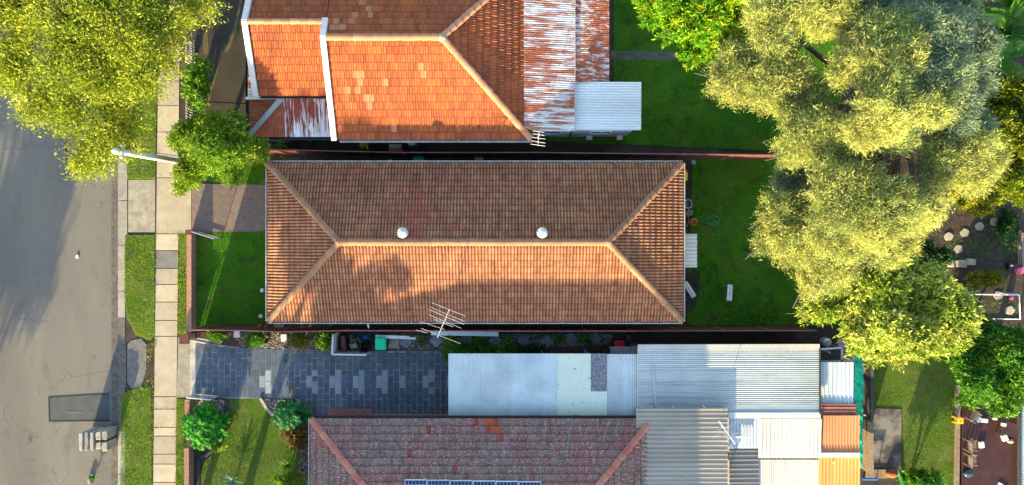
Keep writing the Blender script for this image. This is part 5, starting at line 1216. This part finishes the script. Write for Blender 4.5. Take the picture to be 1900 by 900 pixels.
tag(MB().lathe((P(763, 262, .9).x, P(763, 262, .9).y, 0), [(.02, 0), (.22, .0), (.22, .84), (.23, .86), (.16, .9), (.15, .88), (.09, .9), (.08, .88), (.03, .9), (.01, .9)], 20).build('water_heater', m_galv), 'round grey water heater top beside the terracotta eave', 'water heater')
tag(MB().bar(P(735, 268, .35), P(735, 284, .3), .62, .7).build('brick_plinth', m_brick), 'low brick plinth in the dark passage beside the terracotta house', 'plinth')
tag(MB().bar(P(889, 292, .05), P(889, 303, .05), .42, .08).build('brick_step', m_brick), 'brick step in the dark passage above the brown roof', 'step')
# slabs and stones in the fence bed
for i, (x, y) in enumerate([(753, 634), (809, 632), (865.5, 630.5), (919, 632), (971.7, 631.7), (1015, 633.6), (1060, 629), (1104, 628)]):
    c = P(x, y, 0); s = .36; an = R.uniform(-.12, .12)
    pol = [(c.x+s*math.cos(an+k*math.pi/2), c.y+s*math.sin(an+k*math.pi/2)) for k in range(4)]
    tag(MB().prism(pol, -.02, .05).build('stepping_stone', m_greystone), ('first', 'second', 'third', 'fourth', 'fifth', 'sixth', 'seventh', 'eighth')[i]+' grey diamond stepping stone counted from the green bin', 'stepping stone', 'grey diamond stones along the fence')
for (x, y, w_, d_, l) in ((440, 620, .30, .34, 'white square tile between two shrubs nearest the brick pillar'), (527, 627, .30, .38, 'white square tile left of the olive clipped shrub')):
    tag(MB().box(P(x, y, .05), (w_, d_, .1), .05).build('white_tile', m_white), l, 'tile')
tag(MB().box(P(731, 636, .04), (.54, .56, .08)).build('concrete_paver', m_apron), 'square beige concrete paver right of the green bin', 'paver')
tag(MB().lathe(P(495, 628, 0), [(.14, 0), (.23, .3), (.25, .31), (.22, .31), (.2, .26), (.01, .25)], 18).build('plant_pot', M('pot_clay', (.07, .05, .045), (.05, .04, .035), 6), None, True), 'dark round empty pot beside the spiky shrub', 'pot')
tag(MB().bar(P(697, 624, .9), P(771, 627, .9), .16, .05).bar(P(700, 624, 0), P(700, 624, .9), .06).bar(P(768, 627, 0), P(768, 627, .9), .06).build('white_plank', m_white), 'long white plank rail behind the green bin', 'plank')
tag(MB().bar(P(800, 618, 1.0), P(925, 620, 1.0), .22, .04).bar(P(803, 618, 0), P(803, 618, 1.0), .05).bar(P(922, 620, 0), P(922, 620, 1.0), .05).build('long_shelf', m_zinc), 'long pale blue metal shelf along the fence above the stepping stones', 'shelf')
tag(MB().box(P(765, 624, .95), (.28, .1, .1)).build('grey_box', m_dark), 'small dark box on the end of the white plank', 'box')
tub = root('red_tub', 'bright red plastic tub beside the fibro offcut', 'tub', P(1149, 638, 0))
p_ = P(1149, 638, .7); MB().prism([(p_.x-.22, p_.y-.16), (p_.x+.22, p_.y-.16), (p_.x+.25, p_.y+.16), (p_.x-.25, p_.y+.16)], 0, .66).build('body', m_black, tub); MB().box((p_.x, p_.y, .68), (.52, .34, .05)).build('lid', m_red, tub)
tag(MB().box(P(1165, 625, .3), (.25, .3, .6)).build('grey_crate', m_slate), 'grey crate against the fence near the red tub', 'crate')
# back yard of the brown house
def bench(label, a, b, h=.42):
    A, B = P(a[0], a[1], h), P(b[0], b[1], h); t = root('bench', label, 'bench', (A.x, A.y, 0)); d = (B-A).normalized(); s = Vector((-d.y, d.x, 0))
    for k in (-.07, .07): MB().bar(A+s*k, B+s*k, .12, .04).build('seat_plank', m_white, t)
    for f in (.12, .88):
        c = A.lerp(B, f); MB().bar(c+s*.14-Vector((0, 0, h)), c+s*.1, .04).build('leg', m_galv, t); MB().bar(c-s*.14-Vector((0, 0, h)), c-s*.1, .04).build('leg', m_galv, t)
bench('narrow white bench standing on the lawn near the clover', (1355, 528), (1353, 558)); bench('narrow white bench slanting beside the house wall', (1271, 524), (1288, 551))
bk = root('bucket', 'round orange bucket behind the brown house', 'bucket', P(1287, 412, 0))
p_ = P(1287, 412, .3); MB().lathe((p_.x, p_.y, 0), [(.14, 0), (.19, .3), (.2, .31), (.17, .3), (.14, .1), (.01, .09)], 16).build('body', m_orange, bk, True)
MB().tube([(p_.x-.19, p_.y, .29), (p_.x-.1, p_.y+.15, .33), (p_.x+.1, p_.y+.15, .33), (p_.x+.19, p_.y, .29)], .008, 5).build('handle', m_galv, bk)
pts = [P(1315+20*math.cos(k*.5)*(1-.02*k)+.4*k, 404+9*math.sin(k*.5)+.25*k, .04+.004*(k % 3)) for k in range(34)]+[P(1333, 420, .04), P(1334, 430, .04)]
tag(MB().tube(pts, .016, 5, True).build('garden_hose', M('hose_green', (.06, .2, .12), None, 5, rough=.4), None, True), 'coiled green garden hose lying on the back lawn', 'hose')
tag(MB().prism(Pp([(1284, 296), (1292, 299), (1290, 306), (1283, 303)], .04), .012, .05).prism(Pp([(1286, 299), (1289.5, 300), (1288.5, 303.5), (1285.5, 302.5)], .06), .05, .06).build('drain_cover', m_galv), 'small grey square drain cover near the fence on the back lawn', 'drain')
tag(MB().bar(P(1388, 474, .3), P(1404, 462, 1.9), .05).bar(P(1388, 474, -.05), P(1388, 474, .32), .05).bar(P(1404, 462, -.05), P(1404, 462, 1.9), .05).build('clothes_prop', m_galv), 'thin grey clothes line prop under the feathery tree', 'prop')
for x, y, w_, d_, h_, m, l in ((1270, 380, .35, .4, .8, m_galv, 'grey washtub behind the brown house near the bucket'), (1268, 408, .3, .6, .5, m_timberg, 'weathered crate against the back wall of the brown house'), (1277, 395, .25, .25, .3, m_galv, 'small grey bucket next to the washtub')):
    tag(MB().lathe((P(x, y, 0).x, P(x, y, 0).y, 0), [(w_*.5, 0), (w_*.6, h_), (w_*.5, h_), (w_*.4, h_*.4), (.01, h_*.35)], 14, 1, d_/w_).build('washtub' if m is m_galv else 'crate', m), l, 'tub' if m is m_galv else 'crate')
for x, y, l in ((493, 537, 'small white tap box on the left wall of the brown house'), (141, 476, 'white scrap of litter on the road')):
    p_ = P(x, y, .0); tag(MB().prism([(p_.x-.07, p_.y-.1), (p_.x+.08, p_.y-.08), (p_.x+.06, p_.y+.1), (p_.x-.05, p_.y+.07)], -.12 if x < 200 else 0, -.07 if x < 200 else .6).build('litter' if x < 200 else 'tap_box', m_white), l, 'litter' if x < 200 else 'box')
tag(MB().prism(Pp([(481, 583), (487, 585), (486, 590), (480, 589)], .05), .01, .06).build('litter', m_white), 'white scrap of paper on the fenced front lawn', 'litter')
# right hand garden
stones = [(1737, 417, 8), (1759.5, 439, 8), (1777, 462, 8), (1789, 432, 8), (1816.5, 420, 8), (1845, 411.5, 8.5), (1869.6, 396.5, 7.5), (1896.6, 380, 7), (1851, 548, 8), (1873, 576, 8.5)]
slab_l = ['pale stepping stone peeping out from under the feathery tree', 'pale stepping stone next to the one under the feathery tree', 'lowest pale stepping stone of the curved garden row', 'pale stepping stone at the start of the upper garden row', 'second pale stepping stone of the upper garden row', 'third pale stepping stone of the upper garden row', 'fourth pale stepping stone of the upper garden row', 'last pale stepping stone at the right edge of the garden', 'stepping stone crossing the top bar of the white frame', 'stepping stone inside the white frame near the ball']
for (x, y, r_), l in zip(stones, slab_l):
    c = P(x, y, 0); s = r_*H/F; ph = R.uniform(0, 6)
    pol = [(c.x+s*(1+.07*math.sin(k*2*math.pi/15*5+ph)+R.uniform(-.05, .05))*math.cos(k*2*math.pi/15), c.y+s*.95*(1+.07*math.sin(k*2*math.pi/15*5+ph)+R.uniform(-.05, .05))*math.sin(k*2*math.pi/15)) for k in range(15)]
    tag(MB().prism(pol, -.02, .055).build('stepping_stone', m_stone), l, 'stepping stone', 'round pale stepping stones in the garden')
for (x, y, w_, d_), l in zip(((1783, 489, .52, .38), (1801, 486, .48, .32), (1764, 490, .3, .3)), ('middle grey stone block of the short garden row', 'right grey stone block of the short garden row', 'left grey stone block of the short garden row')):
    b_ = tag(MB().box(P(x, y, .08), (w_, d_, .18), R.uniform(-.1, .1)).build('stone_block', m_stone), l, 'stone'); bv = b_.modifiers.new('b', 'BEVEL'); bv.width = .04
fr = root('goal_frame', 'white tubular goal frame standing in the garden', 'goal', P(1848, 570, 0))
zt = 1.3
for nm, a, b in (('crossbar', P(1805, 546, zt), P(1891, 547, zt)), ('base_bar', P(1806, 591, .04), P(1893, 592, .04)), ('side_bar', P(1805, 546, zt), P(1806, 591, .04)), ('side_bar', P(1891, 547, zt), P(1893, 592, .04))): MB().tube([a, b], .03, 8).build(nm, m_whitemetal, fr)
for x, y in ((1805, 546), (1891, 547)):
    t_ = P(x, y, zt); MB().tube([(t_.x, t_.y, 0), t_], .03, 8).build('post', m_whitemetal, fr)
tag(MB().lathe(P(1873, 552, .0), [(.02, 0), (.08, .03), (.115, .1), (.115, .14), (.08, .2), (.02, .225)], 14).build('ball', m_pink, None, True), 'pink ball inside the white goal frame', 'ball')
pk = root('timber_pile', 'pile of brown planks at the right edge of the garden', 'timber', P(1894, 465, 0))
for i, (x0_, y0_, x1_, y1_) in enumerate(((1888, 430, 1891, 492), (1893, 428, 1895, 490), (1897, 432, 1899, 495), (1885, 445, 1893, 462))): MB().bar(P(x0_, y0_, .06+.05*i), P(x1_, y1_, .06+.05*i), .13, .05).build('plank', m_timberg, pk)
tc = root('toy_cart', 'small black and pink toy cart at the right edge of the garden', 'toy', P(1880, 494, 0))
MB().box(P(1877, 494, .25), (.45, .32, .22)).build('body', m_black, tc); MB().box(P(1892, 502, .2), (.3, .3, .3), .4).build('seat', m_pink, tc); MB().box(P(1877, 493, .38), (.14, .08, .04)).build('tag', m_white, tc)
for x, y in ((1871, 490), (1871, 499), (1884, 490), (1884, 499)): MB().tube([P(x, y, .08), P(x, y+1.5, .08)], .08, 10).build('wheel', m_black, tc)
# slab corner things
tag(MB().prism(Pp([(1606, 870), (1645, 870), (1646, 886), (1606, 888)]), 0, .12).build('timber_board', m_timber), 'pale timber boards at the foot of the stained concrete slab', 'boards')
tag(MB().lathe(P(1652, 876, 0), [(.2, 0), (.27, .1), (.28, .22), (.18, .34), (.02, .38)], 12, 1.2, .9).build('rusty_pot', M('rusty_red', (.25, .07, .025), (.15, .05, .02), 5), None, True), 'rusty round pot beside the timber boards', 'pot')
tag(MB().tube([P(1600, 889, .5), P(1628, 889, .5)], .06, 8).bar(P(1602, 889, 0), P(1602, 889, .5), .05).bar(P(1626, 889, 0), P(1626, 889, .5), .05).build('blue_pipe', m_blue), 'blue and white pipe rail at the bottom edge of the slab', 'pipe')
tag(MB().bar(P(1665, 875, .3), P(1676, 900, .05), .1, .06).build('green_board', m_green), 'green board leaning at the corner of the turf', 'board')
tag(MB().tube([P(1610, 811, .08), P(1615, 815, .1), P(1624, 824, .1)], [.05, .03, .02], 6).build('garden_tool', m_black), 'black garden tool lying on the stained slab', 'tool')
# deck
dk = root('deck', 'dark red brown timber deck littered with furniture', 'deck', P(1836, 820, 0))
box_w(gx(1781), gx(1888), gy(960), gy(690), -.05, .1).build('deck_frame', m_black, dk)
mb = MB(); x = gx(1781)
while x < gx(1888)-.1: mb.prism([(x+.004, gy(960)), (x+.088, gy(960)), (x+.088, gy(690)), (x+.004, gy(690))], .1, .125+R.uniform(0, .004)); x += .094
stuff(mb.build('deck_boards', m_deck, dk))
def slat_chair(label, px, py, rz, z0=.128):
    c = P(px, py, .4); t = root('slatted_chair', label, 'chair', (c.x, c.y, z0), 'slatted timber chairs on the deck'); rot = Matrix.Rotation(rz, 3, 'Z')
    def w_(x, y, z): return Vector((c.x, c.y, z0))+rot @ Vector((x, y, z))
    for i in range(7): y = -.22+i*.073; MB().bar(w_(-.22, y, .4), w_(.2, y, .4), .042, .02).build('seat_slat', m_timberg, t)
    for s in (-1, 1):
        MB().bar(w_(-.24, s*.26, .42), w_(.24, s*.26, .42), .04, .04).build('side_rail', m_timberg, t)
        MB().bar(w_(.2, s*.26, 0), w_(.2, s*.26, .42), .04).build('leg', m_timberg, t); MB().bar(w_(-.2, s*.26, 0), w_(-.28, s*.26, .85), .04).build('leg', m_timberg, t)
    for i in range(3): MB().bar(w_(-.24-.02*i, -.26, .55+.13*i), w_(-.24-.02*i, .26, .55+.13*i), .025, .07).build('back_slat', m_timberg, t)
slat_chair('slatted timber chair on the deck, upper of the two side by side', 1801, 826, 0); slat_chair('slatted timber chair on the deck, lower of the two side by side', 1801, 853, 0); slat_chair('slatted timber chair turned askew below the leafy tree', 1806, 773, -.55)
for x, y, w_, d_, rz, l in ((1821, 825, .27, .33, .1, 'white square cushion right of the two slatted chairs'), (1864, 812, .3, .33, .35, 'white cushion beside the dark table'), (1815, 778, .25, .3, -.6, 'white cushion against the askew slatted chair'), (1825, 780, .42, .2, -.1, 'long white cushion beside the askew slatted chair')):
    c_ = tag(MB().box(P(x, y, .19), (w_, d_, .12), rz).build('cushion', m_white), l, 'cushion'); bv = c_.modifiers.new('b', 'BEVEL'); bv.width = .03; bv.segments = 3
tb = root('table', 'dark slatted table under the deck clutter near the right wall', 'table', P(1872, 796, .12))
c = P(1872, 796, .55)
for i in range(7): MB().box((c.x, c.y-.3+i*.1, .6), (.95, .085, .03), -.3).build('top_slat', m_deck, tb)
for s in (-1, 1):
    for r_ in (-1, 1): MB().box((c.x+s*.35, c.y+r_*.25, .35), (.05, .05, .48)).build('leg', m_deck, tb)
tag(MB().box(P(1862, 788, .65), (.26, .16, .06), -.2).build('white_tray', m_white), 'small white tray on the dark table', 'tray')
ys_ = root('stool', 'yellow plastic stool at the turf edge of the deck', 'stool', P(1781, 781, .125))
c = P(1781, 781, .4)
for s in (-1, 1):
    for r_ in (-1, 1): MB().bar((c.x+s*.15, c.y+r_*.15, .125 if s > 0 else .0), (c.x+s*.11, c.y+r_*.11, .42), .05).build('leg', m_yellow, ys_)
MB().prism([(c.x-.14, c.y-.14), (c.x+.14, c.y-.14), (c.x+.14, c.y+.14), (c.x-.14, c.y+.14)], .42, .46).build('seat', m_yellow, ys_); MB().lathe((c.x, c.y, .455), [(.05, 0), (.05, .012), (.01, .012)], 12).build('seat_hole', m_orange, ys_)
tag(MB().lathe(P(1794, 877, .125), [(.17, 0), (.2, .16), (.14, .2), (.02, .22)], 12, 1.3, 1).build('dark_pot', M('blue_black', (.03, .06, .09), None, 5, rough=.3), None, True), 'dark blue round pot near the bottom of the deck', 'pot')
for x, y, l in ((1845, 775, 'beige sandal shaped cushion under the leafy tree'), (1873, 818, 'round tan pot beside the white cushion near the table')):
    tag(MB().lathe(P(x, y, .125), [(.1, 0), (.14, .06), (.12, .12), (.02, .14)], 12, 1.25, .8).build('tan_pot' if x > 1850 else 'tan_cushion', m_stone, None, True), l, 'pot' if x > 1850 else 'cushion')
tag(MB().bar(P(1852, 896, .16), P(1868, 906, .16), .12, .05).build('white_plank', m_white), 'short white plank at the bottom of the deck', 'plank')
# corrugated sheets on the far right edge
ss = root('sheet_stack', 'blue white corrugated sheets on low bearers at the right edge beside the deck', 'sheets', P(1930, 850, 0))
for y in (745, 800, 855, 915): MB().bar(P(1893, y, .12), P(1980, y, .12), .1, .24).build('bearer', m_timberg, ss)
sheets(ss, P(1892, 738, .28), P(1892, 960, .28), P(1990, 738, .28), m_zinc, .12, .015, .8)
MB().bar(P(1890, 738, .2), P(1890, 960, .2), .06, .36).build('edge_board', m_slate, ss)

# ================================================================== NEIGHBOURS JUST OUTSIDE THE FRAME (house added for its shade; trees whose shadows fall into view)
def plain_house(label, x0, x1, y0, y1, ze, pitch):
    t = root('added_house', label, 'house', ((x0+x1)/2, (y0+y1)/2, 0))
    box_w(x0+.5, x1-.5, y0+.5, y1-.5, -.1, ze-.05).build('wall', m_brick, t)
    hw = (y1-y0)/2; zr_ = ze+hw*math.tan(pitch)
    MB().add([(x0, y0, ze), (x1, y0, ze), (x1, y1, ze), (x0, y1, ze), (x0+hw, (y0+y1)/2, zr_), (x1-hw, (y0+y1)/2, zr_)], [(0, 1, 5, 4), (1, 2, 5), (2, 3, 4, 5), (3, 0, 4), (3, 2, 1, 0)]).build('roof', m_capB, t)
    for x in np.linspace(x0+2, x1-2, 5): window_on(t, (float(x), y1-.48, 1.5), 1.4, 1.2, 'x', 1); window_on(t, (float(x), y0+.48, 1.5), 1.4, 1.2, 'x', -1)
plain_house('unseen two storey brick house added beyond the bottom of the picture for its shadow', -15.0, 4.0, -33, -22, 6.65, math.radians(24))  # unseen house, added and sized to throw shade on the brown roof
for i, (x, y, z) in enumerate(((-18.9, -23.5, 9.6), (-15.9, -20.4, 9.2), (-12.4, -20.3, 8.6))):
    rr = random.Random(40+i)
    tree('garden_tree', ('tallest', 'second', 'third')[i]+' garden tree beyond the bottom edge, next to the two storey house', (x, y), [(x+rr.uniform(-1.4, 1.4), y+rr.uniform(-1.2, 1.2), z*rr.uniform(.5, .95), 1.25, 1.25, 1.0) for k in range(9)], 17000, .2, .09, m_lf_mid, 700, .2, seed=80+i, group='trees beyond the frame')
for i, (x, y, r_, z) in enumerate(((-170, 760, 3.0, 6.5), (-190, 1060, 3.3, 7.5), (-260, 1400, 3.2, 7.5), (-210, 480, 3.0, 6.5))):
    b_ = P(x, y, 0); rr = random.Random(i)
    cl = [(b_.x+rr.uniform(-1, 1)*r_*.6, b_.y+rr.uniform(-1, 1)*r_*.6, z*rr.uniform(.6, .95), r_*.55, r_*.55, r_*.45) for k in range(6)]
    tree('street_tree', ('street tree', 'tall street tree', 'broad street tree', 'nearer street tree')[i]+' beyond the lower left of the picture', (b_.x, b_.y), cl, 16000, .2, .08, m_lf_street, 700, .2, seed=60+i, group='trees beyond the frame')
b_ = P(395, 1130, 0)
tree('street_tree', 'garden tree beyond the bottom of the picture', (b_.x, b_.y), [(b_.x+dx, b_.y+dy, z, 1.3, 1.3, 1.1) for dx, dy, z in ((0, 0, 5), (.8, .5, 4.2), (-.6, -.4, 4), (.2, -.9, 3.4))], 12000, .2, .08, m_lf_mid, 600, .16, seed=70, group='trees beyond the frame')
